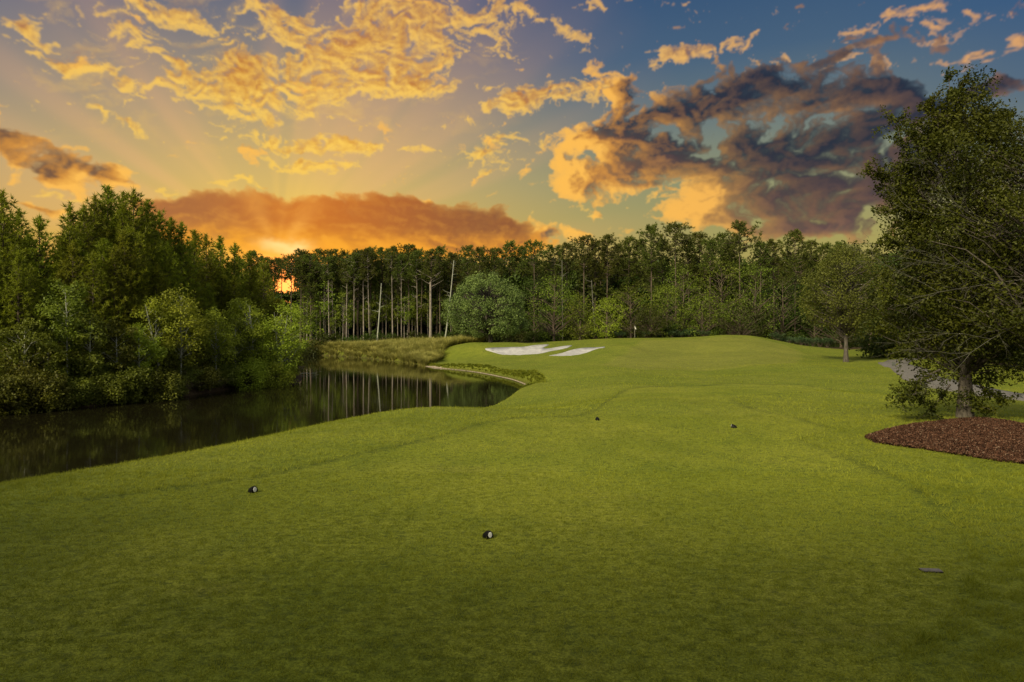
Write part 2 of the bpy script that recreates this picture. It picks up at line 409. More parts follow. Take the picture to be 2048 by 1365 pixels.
for p in [(2020,800,32),(1900,770,40),(1780,730,64),(1810,717,80),(1692,725,75),(1700,702,110),(1600,690,115),(1540,679,114),(1480,671,115),(1400,674,116),
 (1270,677,118),(1180,680,115),(1100,687,110),(1250,800,26),(1400,800,26),(1250,780,33),(1400,780,33),(1550,780,33),(1250,765,42),(1400,765,42),(1600,765,42),
 (1250,750,52),(1400,750,52),(1600,748,52),(1250,740,60),(1400,740,60),(1560,737,60),(1250,720,76),(1400,720,76),(1560,716,76),(1280,708,86),(1400,708,86),
 (1520,704,86),(1240,702,88),(1300,700,93),(1450,697,93),(1560,702,90),(1300,689,103),(1450,685,103),(1560,692,103),(1650,712,90),(1650,735,62),
 (1100,765,50),(1100,740,68),(1100,722,82),(1100,710,92),(1180,706,94),(1000,730,82),(1000,715,92),(980,701,100),(1060,701,98),(900,728,90),(900,702,104),(960,690,115),(983,690,118),(1040,690,112),
 (700,700,128),(800,694,125),(650,697,134),(900,690,122),(880,718,103),
 (1085,766,53.5),(1060,800,38),(1055,818,29),(1100,820,26),(1100,790,38),(1150,800,32),(1180,770,42),(1190,740,60),(1190,722,76),(1150,838,19.2),(1190,815,23)]:
    ctrl.append(XYZ(*p))
ctrl += [((1480-CX)/FOC*130,130,.3),((1270-CX)/FOC*128,128,.7),(20,142,-.4),(52,130,-.9),(35,142,-.6),(0,135,.1),(-35,150,-.8),(-15,150,-.3),(0,155,-.3),(25,160,-.6),(60,150,-.8),
 (-30,62,-1.2),(-45,60,-.8),(-60,80,-.5),(-42,100,-1),(-50,35,-1),(-60,20,-.8),(-33,45,-1.2),(-70,45,-.5),(-50,140,-1),(-80,120,-.5),
 (42,60,-.5),(60,60,0),(42,95,-.7),(60,110,-.3),(33,40,-.6),(32,20,-.3),(30,5,-.2),(60,30,0),(60,0,0),(-60,-30,0),(60,-30,0)]
for a in range(0, 360, 30):
    ctrl.append((math.sin(R(a)) * 260, 60 + math.cos(R(a)) * 260, 0.0))
ctrl = np.array(ctrl, float)
def _phi(r): return np.sqrt(r * r + 16.0)            # multiquadric
def _rbf_fit(c):
    d = np.sqrt(((c[:, None, :2] - c[None, :, :2]) ** 2).sum(-1))
    A = _phi(d) - 0.02 * np.eye(len(c)); n = len(c)
    M = np.zeros((n + 1, n + 1)); M[:n, :n] = A; M[:n, n] = 1; M[n, :n] = 1
    return np.linalg.solve(M, np.concatenate([c[:, 2], [0]]))
_w = _rbf_fit(ctrl)
def base_h(x, y):
    x = np.asarray(x, float); y = np.asarray(y, float); sh = x.shape
    xf = x.ravel(); yf = y.ravel(); o = np.zeros(len(xf))
    for i in range(0, len(xf), 20000):
        s = slice(i, i + 20000)
        d = np.sqrt((xf[s, None] - ctrl[None, :, 0]) ** 2 + (yf[s, None] - ctrl[None, :, 1]) ** 2)
        o[s] = _phi(d) @ _w[:-1] + _w[-1]
    r = np.sqrt(xf ** 2 + (yf - 60) ** 2)
    o = o * (1 - np.clip((r - 200) / 80, 0, 1))
    return o.reshape(sh)

def smooth_poly(pts, n=6):
    """closed Catmull-Rom through the points"""
    P_ = np.array(pts, float); N = len(P_); out = []
    for i in range(N):
        p0, p1, p2, p3 = P_[i - 1], P_[i], P_[(i + 1) % N], P_[(i + 2) % N]
        for k in range(n):
            t = k / n
            out.append(0.5 * ((2 * p1) + (-p0 + p2) * t + (2 * p0 - 5 * p1 + 4 * p2 - p3) * t * t + (-p0 + 3 * p1 - 3 * p2 + p3) * t ** 3))
    return np.array(out)
def sdf(poly, x, y):
    """signed distance, negative inside"""
    x = np.asarray(x, float); y = np.asarray(y, float); sh = x.shape
    xf, yf = x.ravel(), y.ravel()
    d = np.full(len(xf), 1e9); ins = np.zeros(len(xf), bool)
    a = poly; b = np.roll(poly, -1, 0)
    for (ax, ay), (bx, by) in zip(a, b):
        ex, ey = bx - ax, by - ay; L2 = ex * ex + ey * ey + 1e-12
        t = np.clip(((xf - ax) * ex + (yf - ay) * ey) / L2, 0, 1)
        d = np.minimum(d, (xf - ax - t * ex) ** 2 + (yf - ay - t * ey) ** 2)
        c = (ay > yf) != (by > yf)
        with np.errstate(divide='ignore', invalid='ignore'):
            ins ^= c & (xf < (bx - ax) * (yf - ay) / (by - ay if by != ay else 1e-12) + ax)
    d = np.sqrt(d); d[ins] *= -1
    return d.reshape(sh)

pond_pts = [(-28,8),(-20,9.5),(-14.5,13),(-11.8,17),(-10,21.5),(-7.5,26.5),(-4.2,30.5),(-2.2,36),(-.8,42.5),(.2,47),(1.3,52.5),(1.7,58),(.6,66),(-1.3,72.6),(-5,82),(-10.9,91),
 (-13.4,98),(-19,109),(-27.6,123),(-37.6,133),(-46,133),(-46,122),(-36.5,110),(-29,95),(-24.9,80),(-20.6,66),(-21.5,61.5),(-23.5,58),(-24.6,51.3),(-25.9,48.7),(-27.1,45),(-28.9,42.7),(-31,40),(-42,33),(-48,22),(-40,9)]
pond_poly = smooth_poly(pond_pts, 5)
def ground_h(x, y):
    b = base_h(x, y); d = sdf(pond_poly, x, y)
    x = np.asarray(x); y = np.asarray(y)
    near = np.clip((34 - y) / 6, 0, 1) * np.clip((x + 30) / 6, 0, 1)
    w = 1.5 + 5.0 * near
    t = np.clip(d / w, 0, 1)
    k = (1 - (1 - t) ** 2) * near + (1 - (1 - t) ** 2.6) * (1 - near)
    b = np.maximum(b, WATER + 0.35)
    out = (WATER + 0.02) + (b - WATER - 0.02) * k
    ins = WATER - 0.02 - np.clip(-d, 0, 3) * 0.35
    return np.where(d > 0, out, ins)

def hit(px, py, y0=3.0, y1=200.0):
    """where the line of sight through a photo point meets the ground"""
    px = np.atleast_1d(np.asarray(px, float)); py = np.atleast_1d(np.asarray(py, float))
    ys = np.geomspace(y0, y1, 500)
    X = (px[:, None] - CX) / FOC * ys; Z = CAM_H - (py[:, None] - HORIZON) / FOC * ys
    G = ground_h(X, np.broadcast_to(ys, X.shape))
    below = Z < G; i = below.argmax(1); i = np.where(below.any(1), np.maximum(i, 1), len(ys) - 1)
    r = np.arange(len(px)); a = (Z - G)[r, i - 1]; b = (Z - G)[r, i]
    t = np.clip(a / (a - b + 1e-9), 0, 1)
    yy = ys[i - 1] * (1 - t) + ys[i] * t
    return np.stack([(px - CX) / FOC * yy, yy], 1)

# mown areas, outlined on the ground
tee_px = [(-100,1034),(150,1003),(300,985),(540,950),(700,915),(800,893),(880,875),(960,851),(1030,837),(1090,836),(1150,834),(1190,822),(1215,803),(1240,786),(1290,774),(1400,769),(1500,768),(1600,768),(1662,775),(1640,783),(1560,788),(1490,793),(1466,801),(1490,812),(1540,826),(1600,840),(1640,851),(1648,862),(1600,878),(1620,893),(1700,920),(1800,962),(1870,1012),(1925,1085),(1935,1130),(1900,1230),(1800,1365)]
tee_xy = np.vstack([hit([p[0] for p in tee_px], [p[1] for p in tee_px]), [(2.6, 2), (2.5, -12), (-9, -12), (-9.5, 4)]])
tee_poly = smooth_poly(tee_xy, 4)
green_px = [(1185,737),(1225,722),(1262,706),(1275,690),(1300,681),(1400,678),(1490,676),(1545,685),(1590,700),(1600,715),(1575,735),(1500,741),(1400,744),(1280,742)]
green_poly = smooth_poly(hit([p[0] for p in green_px], [p[1] for p in green_px]), 4)
b1_px = [(970,699),(1000,697),(1040,695),(1075,692),(1098,691),(1086,697),(1100,698),(1125,694),(1144,692),(1132,698),(1100,704),(1062,708.5),(1010,708)]
b2_px = [(1095,712),(1120,708),(1142,702),(1165,698.5),(1190,698),(1210,700),(1186,705),(1155,711),(1125,713)]
bk1 = smooth_poly(hit([p[0] for p in b1_px], [p[1] for p in b1_px]), 5)
bk2 = smooth_poly(hit([p[0] for p in b2_px], [p[1] for p in b2_px]), 5)
BUNKERS = (bk1, bk2)
mulch_px = [(1738,884),(1760,872),(1830,856),(1900,846),(1960,843),(2048,855),(2150,880),(2200,905),(2150,932),(2048,932),(1950,918),(1850,903),(1770,893)]
mulch_poly = smooth_poly(hit([p[0] for p in mulch_px], [p[1] for p in mulch_px]), 5)

pond_ground = ground_h
def ground_h(x, y):
    """the finished surface: gentle undulation, taller turf outside the mown areas, hollowed bunkers"""
    x = np.asarray(x, float); y = np.asarray(y, float)
    g = pond_ground(x, y); dp = sdf(pond_poly, x, y)
    ruf = (1 - sst(-sdf(tee_poly, x, y), -0.10, 0.10)) * (1 - sst(-sdf(green_poly, x, y), -0.6, 0.4))
    und = fbm(x * 0.35, y * 0.35, 3, 0.5, 501) * 0.035 * sst(y, 0, 20)
    e = und + ruf * (0.03 + 0.012 * fbm(x * 3, y * 3, 3, 0.6, 511)) * (y < 60)
    e = e + fbm(x * 0.085, y * 0.06, 3, 0.5, 551) * 0.45 * sst(y, 24, 45) * sst(y, 128, 105)
    for (cx_, cy_, sx_, sy_, am) in ((15.0, 93, 2.2, 9, .55), (12.0, 80, 3.0, 7, .30), (25, 91, 6, 4.5, -.40), (9, 62, 7, 4, .25), (23, 58, 7, 4, .28), (34, 100, 7, 8, .3)):
        e = e + am * np.exp(-((x - cx_) / sx_) ** 2 - ((y - cy_) / sy_) ** 2)
    for bk in BUNKERS:
        far = (y > 85) & (y < 125) & (x > -12) & (x < 25)
        if far.any():
            d = np.full(x.shape, 9.0); d[far] = sdf(bk, x[far], y[far])
            e = e - 0.42 * sst(-d, -0.1, 1.7) + 0.16 * np.exp(-((d - 0.55) / 0.5) ** 2)
    return g + np.where(dp > 0.3, e, 0)

# ------------------------------------------------------------------ mesh helpers
def link(name, me, mat=None, parent=None):
    o = bpy.data.objects.new(name, me); COL.objects.link(o)
    if mat is not None: me.materials.append(mat)
    if parent is not None: o.parent = parent
    return o
def tag(o, label=None, cat=None, group=None, kind=None):
    if label: o['label'] = label
    if cat: o['category'] = cat
    if group: o['group'] = group
    if kind: o['kind'] = kind
    return o
def np_mesh(name, V, F, rnd=None, smooth=False):
    """V (n,3), F (m,k) all faces of one size"""
    V = np.ascontiguousarray(V, np.float32); F = np.ascontiguousarray(F, np.int32)
    me = bpy.data.meshes.new(name); k = F.shape[1]
    me.vertices.add(len(V)); me.vertices.foreach_set('co', V.ravel())
    me.loops.add(F.size); me.loops.foreach_set('vertex_index', F.ravel())
    me.polygons.add(len(F)); me.polygons.foreach_set('loop_start', np.arange(0, F.size, k, dtype=np.int32))
    me.polygons.foreach_set('loop_total', np.full(len(F), k, np.int32))
    if smooth: me.polygons.foreach_set('use_smooth', np.ones(len(F), bool))
    me.update(calc_edges=True)
    if rnd is not None:
        a = me.attributes.new('rnd', 'FLOAT', 'POINT'); a.data.foreach_set('value', np.ascontiguousarray(rnd, np.float32))
    return me
def grid_faces(nx, ny):
    i = np.arange(nx - 1)[None, :] + nx * np.arange(ny - 1)[:, None]; i = i.ravel()
    return np.stack([i, i + 1, i + 1 + nx, i + nx], 1)

# ------------------------------------------------------------------ ground
def axis(lo, hi, fine, grow):
    a = [0.0]; s = fine
    while a[-1] < hi: a.append(a[-1] + s); s = fine + grow * a[-1]
    b = [0.0]
    while b[-1] > lo: b.append(b[-1] - (fine + grow * abs(b[-1])))
    return np.array(b[:0:-1] + a)
gx = axis(-700, 700, 0.16, 0.013)
gy = [-60.0]
while gy[-1] < 900:
    y = gy[-1]; gy.append(y + (0.9 if y < 2 else 0.14 + max(0, y - 6) * 0.0065 if y < 160 else 3 + (y - 160) * .06))
gy = np.array(gy)
GX, GY = np.meshgrid(gx, gy)
GZ = ground_h(GX, GY)
d_tee = sdf(tee_poly, GX, GY); d_green = sdf(green_poly, GX, GY); d_pond = sdf(pond_poly, GX, GY)
mow = sst(-d_tee, -0.10, 0.10); grn = sst(-d_green, -0.6, 0.4)
soil = np.zeros_like(GX)
edge_n = fbm(GX * 0.15, GY * 0.15, 3, 0.5, 521) * 4
fx_line = np.interp(GX.ravel(), [-60,-40,-20,-5,0,10,20,32,45,60,80], [136,139,140,132,124,124,131,134,124,110,95]).reshape(GX.shape)
soil = np.maximum(soil, sst(GY + edge_n * 0.5 - fx_line, -1, 1))
soil = np.maximum(soil, sst(-GX + edge_n * 0.3 - np.interp(GY.ravel(), [0,22,33,40,45,51,60,66,80,95,110,122,140], [36,44,38,27,25,22,18,17.5,22,26,33,42,48]).reshape(GX.shape), -0.5, 0.5))
rx = np.interp(GY.ravel(), [-40,0,20,36,50,70,90,120], [60,60,50,33,37,48,52,60]).reshape(GX.shape)
soil = np.maximum(soil, sst(GX + edge_n * 0.4 - rx, -0.5, 0.5))
soil = np.maximum(soil, sst(-d_pond, -0.25, 0.1))
me = np_mesh("ground", np.stack([GX.ravel(), GY.ravel(), GZ.ravel()], 1), grid_faces(len(gx), len(gy)), smooth=True)
for nm, arr in (('mow', mow), ('green', grn), ('soil', soil), ('edge', np.exp(-(d_tee / (0.05 + 0.0035 * np.clip(GY, 0, 60))) ** 2) * sst(GY, 6.2, 9) * np.clip(.6 + fbm(GX * .5, GY * .5, 3, .6, 541), .15, 1))):
    a = me.attributes.new(nm, 'FLOAT', 'POINT'); a.data.foreach_set('value', np.ascontiguousarray(arr.ravel(), np.float32))

TURF_A, TURF_B = (0.215, 0.250, 0.020), (0.320, 0.330, 0.038)
def turf_nodes(n):
    pos = n.new('ShaderNodeNewGeometry').outputs['Position']
    big = n.noise(pos, 0.16, 4, 0.55)
    mid = n.noise(n.v('MULTIPLY', pos, (1, 0.8, 1)), 1.3, 4, 0.6)
    c = n.mix(n.rng(big, 0.35, 0.65), TURF_A, TURF_B)
    c = n.mix(n.rng(mid, 0.35, 0.7, 0, 0.45), c, (0.105, 0.140, 0.014))
    dry = n.rng(n.noise(pos, 0.55, 5, 0.65), 0.55, 0.72, 0, 0.4)
    c = n.mix(dry, c, (0.215, 0.190, 0.045))
    return pos, c
gm, n, out = mat_new("turf_ground")
pos, c = turf_nodes(n)
A = lambda nm: (lambda a: (setattr(a, 'attribute_name', nm), a.outputs['Fac'])[1])(n.new('ShaderNodeAttribute'))
mowf, grnf, soilf = A('mow'), A('green'), A('soil')
rough_c = n.mix(0.35, c, (0.125, 0.160, 0.014))
c = n.mix(n.m('MAXIMUM', mowf, grnf), rough_c, c)
c = n.mix(n.m('MULTIPLY', grnf, 0.5), c, (0.255, 0.240, 0.055))
fine = n.noise(pos, 42.0, 5, 0.7)
tuft = n.noise(n.v('MULTIPLY', pos, (0.7, 1, 1)), 11.0, 4, 0.65)
c = n.mix(n.rng(fine, 0.35, 0.62, 0.0, 0.65), c, (0.045, 0.065, 0.005))
c = n.mix(n.rng(tuft, 0.46, 0.66, 0.0, 0.60), c, (0.036, 0.052, 0.006))
sn = n.noise(pos, 2.2, 6, 0.65)
sc = n.ramp(sn, [(0.3, (0.018, 0.012, 0.007)), (0.55, (0.045, 0.030, 0.016)), (0.75, (0.075, 0.055, 0.028))])
c = n.mix(n.m('MULTIPLY', A('edge'), 0.6), c, (0.030, 0.042, 0.006))
c = n.mix(soilf, c, sc)
hgt = n.m('ADD', n.m('MULTIPLY', fine, 0.5), tuft)
principled(n, out, c, 0.85, 0.15, hgt, 0.7, 0.03)
ground = link("ground", me, gm); tag(ground, kind='structure')

# ------------------------------------------------------------------ water
wm, n, out = mat_new("pond_water")
pos = n.new('ShaderNodeNewGeometry').outputs['Position']
rip = n.m('ADD', n.noise(n.v('MULTIPLY', pos, (1.0, 2.2, 1)), 0.9, 3, 0.5), n.m('MULTIPLY', n.noise(n.v('MULTIPLY', pos, (1.2, 3.5, 1)), 5.0, 2, 0.5), 0.18))
p = principled(n, out, (0.010, 0.009, 0.004), 0.02, 0.5, rip, 0.05, 0.05)
p.inputs['IOR'].default_value = 1.33
wx0, wx1, wy0, wy1 = -52, 6, 4, 137
me = np_mesh("pond_water", [(wx0, wy0, WATER), (wx1, wy0, WATER), (wx1, wy1, WATER), (wx0, wy1, WATER)], [(0, 1, 2, 3)])
water = link("pond_water", me, wm); tag(water, kind='structure')

# ------------------------------------------------------------------ sheets laid on the ground (sand, mulch, paths)
def sheet(name, poly, mat, lift, step, rise=0.0, rise_w=1.0, thick=0.05, bump=0.0, seed=1):
    """a sheet over the ground cut to an outline, with a turned down rim"""
    bm_v = []; x0, y0 = poly.min(0); x1, y1 = poly.max(0)
    from mathutils.geometry import delaunay_2d_cdt
    xs = np.arange(x0, x1, step); ys = np.arange(y0, y1, step)
    A_, B_ = np.meshgrid(xs, ys); rg = np.random.RandomState(seed)
    A_ = A_ + rg.uniform(-.3, .3, A_.shape) * step; B_ = B_ + rg.uniform(-.3, .3, B_.shape) * step
    d = sdf(poly, A_, B_); k = d < -step * 0.4
    pts = [Vector((float(a), float(b))) for a, b in poly] + [Vector((float(a), float(b))) for a, b in zip(A_[k], B_[k])]
    nb = len(poly)
    vv, ee, ff, *_ = delaunay_2d_cdt(pts, [], [list(range(nb))], 1, 1e-5)
    V = np.array([(v.x, v.y) for v in vv]); dd = -sdf(poly, V[:, 0], V[:, 1])
    z = ground_h(V[:, 0], V[:, 1]) + lift + rise * sst(dd, 0, rise_w)
    if bump: z = z + bump * fbm(V[:, 0] * 4, V[:, 1] * 4, 3, .6, 77) * sst(dd, 0, 0.2)
    verts = [(V[i, 0], V[i, 1], z[i]) for i in range(len(V))]
    faces = [list(f) for f in ff]
    # rim
    from collections import Counter
    cnt = Counter()
    for f in faces:
        for i in range(len(f)): cnt[tuple(sorted((f[i], f[(i + 1) % len(f)])))] += 1
    low = {}
    for f in list(faces):
        for i in range(len(f)):
            a, b = f[i], f[(i + 1) % len(f)]
            if cnt[tuple(sorted((a, b)))] == 1:
                for q in (a, b):
                    if q not in low:
                        low[q] = len(verts); verts.append((verts[q][0], verts[q][1], verts[q][2] - thick - lift))
                faces.append([b, a, low[a], low[b]])
    me = bpy.data.meshes.new(name); me.from_pydata(verts, [], faces); me.update()
    me.polygons.foreach_set('use_smooth', np.ones(len(faces), bool))
    return link(name, me, mat)
sand = simple_mat("white_sand", (0.40, 0.395, 0.41), 0.9, 1.6, 0.14, 0.1, 0.6)
for pl in (bk1, bk2):
    tag(sheet("sand_bunker", pl, sand, 0.05, 1.0), kind='structure')
mm, n, out = mat_new("pine_bark_mulch")
pos = n.new('ShaderNodeNewGeometry').outputs['Position']
vor = n.new('ShaderNodeTexVoronoi', feature='F1'); n.put(vor.inputs['Vector'], n.v('MULTIPLY', pos, (1, 1.6, 1))); vor.inputs['Scale'].default_value = 26
mc = n.mix(vor.outputs['Color'], (0.034, 0.014, 0.009), (0.100, 0.044, 0.027))
mc = n.mix(n.rng(n.noise(pos, 3.0, 5, 0.6), 0.35, 0.7), mc, (0.030, 0.014, 0.010))
principled(n, out, mc, 0.9, 0.2, vor.outputs['Distance'], 0.9, 0.03)
tag(sheet("mulch_bed", mulch_poly, mm, 0.03, 0.22, 0.06, 1.2, 0.08, 0.03), kind='structure')

# cart path: concrete ribbon
path_mat = simple_mat("worn_concrete", (0.150, 0.140, 0.135), 0.85, 6.0, 0.22, 0.2, 0.3)
kerb_mat = simple_mat("pale_path_edge", (0.34, 0.33, 0.31), 0.85, 8.0, 0.2, 0.2, 0.3)
def ribbon(line, wid):
    L = np.array(line, float)
    t = np.gradient(L, axis=0); t /= np.linalg.norm(t, axis=1)[:, None]
    nrm = np.stack([-t[:, 1], t[:, 0]], 1)
    return np.vstack([L + nrm * wid / 2, (L - nrm * wid / 2)[::-1]])
def open_spline(pts, n=8):
    P_ = [pts[0]] + list(pts) + [pts[-1]]; P_ = np.array(P_, float); out = []
    for i in range(1, len(P_) - 2):
        for k in range(n):
            t = k / n; p0, p1, p2, p3 = P_[i - 1:i + 3]
            out.append(0.5 * ((2 * p1) + (-p0 + p2) * t + (2 * p0 - 5 * p1 + 4 * p2 - p3) * t * t + (-p0 + 3 * p1 - 3 * p2 + p3) * t ** 3))
    out.append(P_[-1]); return np.array(out)
pl = open_spline([(42,14),(34,22),(28,27.5),(24.2,33),(25.8,41),(29.8,50),(34,59),(38,68),(46,78),(60,86)])
tag(sheet("cart_path", ribbon(pl, 2.6), path_mat, 0.06, 0.8, thick=0.10), kind='structure')
pl2 = open_spline([(33.5,59),(34.2,63),(35.5,67),(41,74)])
# pale sand washed along the foot of the far bank
seg = smooth_poly(pond_pts, 8)
k0 = 10 * 8; k1 = 15 * 8 + 6
shore = seg[k0:k1]
strip_mat = simple_mat("pale_shore_sand", (0.30, 0.25, 0.19), 0.9, 7.0, 0.45, 0.1, 0.6)
t = np.gradient(shore, axis=0); t /= np.linalg.norm(t, axis=1)[:, None]
nr = np.stack([t[:, 1], -t[:, 0]], 1)
wv = 0.16 + 0.14 * fbm(np.arange(len(shore)) * 0.23, np.zeros(len(shore)), 3, .6, 9)
a_ = shore - nr * (0.10 + 0.25 * np.abs(wv[:, None])); b_ = shore + nr * (0.22 + wv[:, None])
V = np.vstack([np.c_[a_, np.full(len(a_), WATER + 0.015)], np.c_[(a_ + b_) / 2, np.full(len(a_), WATER + 0.09)], np.c_[b_, np.full(len(b_), WATER + 0.20)]])
me = np_mesh("shore_sand", V, grid_faces(len(shore), 3))
tag(link("shore_sand", me, strip_mat), kind='structure')

# ================================================================== plants: generators
def gz(x, y):
    """height of the ground mesh at a point"""
    i = int(np.clip(np.searchsorted(gx, x) - 1, 0, len(gx) - 2)); j = int(np.clip(np.searchsorted(gy, y) - 1, 0, len(gy) - 2))
    u = (x - gx[i]) / (gx[i + 1] - gx[i]); v = (y - gy[j]) / (gy[j + 1] - gy[j])
    return float((GZ[j, i] * (1 - u) + GZ[j, i + 1] * u) * (1 - v) + (GZ[j + 1, i] * (1 - u) + GZ[j + 1, i + 1] * u) * v)
_gc = {}
class Tubes:
    """tapered tubes along polylines, collected into one mesh"""
    def __init__(self): self.V = []; self.F = []; self.n = 0
    def add(self, pts, radii, k=6, flare=0.0):
        pts = np.array(pts, float); m = len(pts)
        t = np.gradient(pts, axis=0); t /= (np.linalg.norm(t, axis=1)[:, None] + 1e-9)
        ref = np.array([0.3, 0.9, 0.1]) if abs(t[0, 2]) > 0.7 else np.array([0, 0, 1.0])
        u = np.cross(t, ref); u /= (np.linalg.norm(u, axis=1)[:, None] + 1e-9); v = np.cross(t, u)
        a = np.arange(k) / k * 2 * np.pi
        r = np.array(radii, float)
        ring = pts[:, None, :] + r[:, None, None] * (np.cos(a)[None, :, None] * u[:, None, :] + np.sin(a)[None, :, None] * v[:, None, :])
        self.V.append(ring.reshape(-1, 3))
        f = []
        for i in range(m - 1):
            for j in range(k):
                f.append((self.n + i * k + j, self.n + i * k + (j + 1) % k, self.n + (i + 1) * k + (j + 1) % k, self.n + (i + 1) * k + j))
        self.F += f; self.n += m * k
    def mesh(self, name):
        return np_mesh(name, np.vstack(self.V), np.array(self.F), smooth=True)

def rhombi(rg, P_, size, aspect, up=0.3, droop=0.0, vary=0.35, outward=None):
    """leaf faces: position, length, width ratio; normals biased upward/outward"""
    n = len(P_)
    N = rg.normal(size=(n, 3)); N[:, 2] = np.abs(N[:, 2]) + up
    if outward is not None: N += outward
    N /= np.linalg.norm(N, axis=1)[:, None]
    U = rg.normal(size=(n, 3)); U[:, 2] -= droop; U -= (U * N).sum(1)[:, None] * N; U /= np.linalg.norm(U, axis=1)[:, None] + 1e-9
    Vv = np.cross(N, U)
    s = size * (1 + vary * rg.uniform(-1, 1, n))[:, None] * 0.5
    V = np.stack([P_ - U * s, P_ - U * s * 0.1 + Vv * s * aspect, P_ + U * s, P_ - U * s * 0.1 - Vv * s * aspect], 1).reshape(-1, 3)
    F = np.arange(4 * n).reshape(n, 4)
    return V, F, np.repeat(rg.rand(n), 4)
def needle_tufts(rg, C, D, length, width, k=12):
    """bundles of needles: centre, direction"""
    n = len(C); C = np.repeat(C, k, 0); D = np.repeat(D, k, 0)
    d = D * rg.uniform(0.2, 1.3, (n * k, 1)) + rg.normal(size=(n * k, 3)) * 0.62
    d /= np.linalg.norm(d, axis=1)[:, None]
    s = np.cross(d, rg.normal(size=d.shape)); s /= np.linalg.norm(s, axis=1)[:, None]
    L = length * rg.uniform(0.6, 1.15, (n * k, 1))
    V = np.stack([C - s * width / 2, C + s * width / 2, C + d * L], 1).reshape(-1, 3)
    F = np.arange(3 * n * k).reshape(-1, 3)
    return V, F, np.repeat(np.repeat(rg.rand(n), k) * 0.7 + rg.rand(n * k) * 0.3, 3)

def trunk_line(rg, H, wob, lean=(0, 0), n=9):
    z = np.linspace(0, H, n); t = z / H
    px_ = np.cumsum(rg.normal(size=n)) * wob * H / n; py_ = np.cumsum(rg.normal(size=n)) * wob * H / n
    return np.stack([px_ - px_[0] + lean[0] * t ** 1.3 * H, py_ - py_[0] + lean[1] * t ** 1.3 * H, z], 1)
def at_z(line, z):
    return np.array([np.interp(z, line[:, 2], line[:, 0]), np.interp(z, line[:, 2], line[:, 1]), z])

def broadleaf(seed, H, prof, nclump, per, leaf, aspect=0.55, rc=0.6, tr=0.15, wob=0.03, lean=(0, 0), top=0.8, fork=0.25, lobes=0.25,
              flat=0.7, droop=0.0, twig=0.02, inner=0.45, stems=1, limb_k=5, dense_shell=True, off=(0, 0), vary=.35):
    """prof: [(height fraction, radius m)]; returns trunk mesh and crown mesh"""
    rg = np.random.RandomState(seed); tb = Tubes()
    lines = []
    for s in range(stems):
        ln = trunk_line(rg, H * top, wob, (lean[0] + (rg.uniform(-.18, .18) if stems > 1 else 0), lean[1] + (rg.uniform(-.18, .18) if stems > 1 else 0)))
        ln[:, 0] += rg.uniform(-.15, .15) * (stems > 1) ; lines.append(ln)
        t = ln[:, 2] / (H * top)
        rad = tr * (1 - t) ** 0.8 * (0.75 if stems > 1 else 1) + 0.012
        rad[0] *= 1.35
        tb.add(ln, rad, 8)
    zs = np.array([p[0] for p in prof]) * H; rs = np.array([p[1] for p in prof])
    ph = rg.uniform(0, 6.28, 6)
    C = []; tries = 0
    z0, z1 = zs[0], zs[-1]
    w = None
    while len(C) < nclump and tries < nclump * 60:
        tries += 1
        z = rg.uniform(z0, z1); r = np.interp(z, zs, rs)
        if rg.rand() > (r / rs.max()) ** 1.0 + 0.08: continue
        a = rg.uniform(0, 2 * np.pi)
        rr = r * (1 + lobes * (0.6 * math.sin(2 * a + ph[0] + z * .5) + 0.5 * math.sin(3 * a + ph[1] - z * .8) + .4 * math.sin(5 * a + ph[2] + z * 1.3)))
        q = rr * (inner + (1 - inner) * math.sqrt(rg.rand()))
        ax = at_z(lines[0], min(z, H * top))
        p = np.array([ax[0] + math.cos(a) * q + off[0] * (z / H), ax[1] + math.sin(a) * q + off[1] * (z / H), z])
        if any(((p - c) ** 2).sum() < (rc * 0.55) ** 2 for c in C[-200:]): continue
        C.append(p)
    C = np.array(C)
    for c in C:
        ln = lines[rg.randint(len(lines))]
        ax = at_z(ln, min(c[2], H * top)); d = math.hypot(c[0] - ax[0], c[1] - ax[1])
        za = np.clip(c[2] - d * rg.uniform(.5, .95), H * fork * rg.uniform(.7, 1.1), H * top * .97)
        a = at_z(ln, za); mid = (a + c) / 2 + rg.normal(size=3) * d * .08 + np.array([0, 0, d * .06])
        m2 = a * .25 + mid * .75 + rg.normal(size=3) * d * 0.05
        r0 = min(tr * 0.45, twig * (0.7 + d * 0.9))
        tb.add([a, (a + mid) / 2, mid, (mid + c) / 2 + rg.normal(size=3) * d * .05, c], [r0, r0 * .8, r0 * .6, r0 * .4, r0 * .15], limb_k)
    sz = rc * rg.uniform(.65, 1.3, len(C))
    cnt = np.maximum(6, (per * (sz / rc) ** 2 * rg.uniform(.6, 1.25, len(C))).astype(int))
    idx = np.repeat(np.arange(len(C)), cnt); n = len(idx)
    D = rg.normal(size=(n, 3)); D /= np.linalg.norm(D, axis=1)[:, None]
    rad = rg.rand(n) ** 0.5 if dense_shell else rg.rand(n) ** 0.8
    stretch = rg.uniform(.75, 1.35, (len(C), 3)); stretch[:, 2] *= flat
    Pp = C[idx] + D * rad[:, None] * sz[idx][:, None] * stretch[idx]
    V, F, rn = rhombi(rg, Pp, leaf, aspect, 0.35, droop, vary, outward=D * 0.6)
    # clump-level variation of tint
    rn = np.clip(rn * 0.6 + np.repeat(rg.rand(len(C))[idx], 4) * 0.4, 0, 1)
    return tb, np_mesh("crown", V, F, rn)

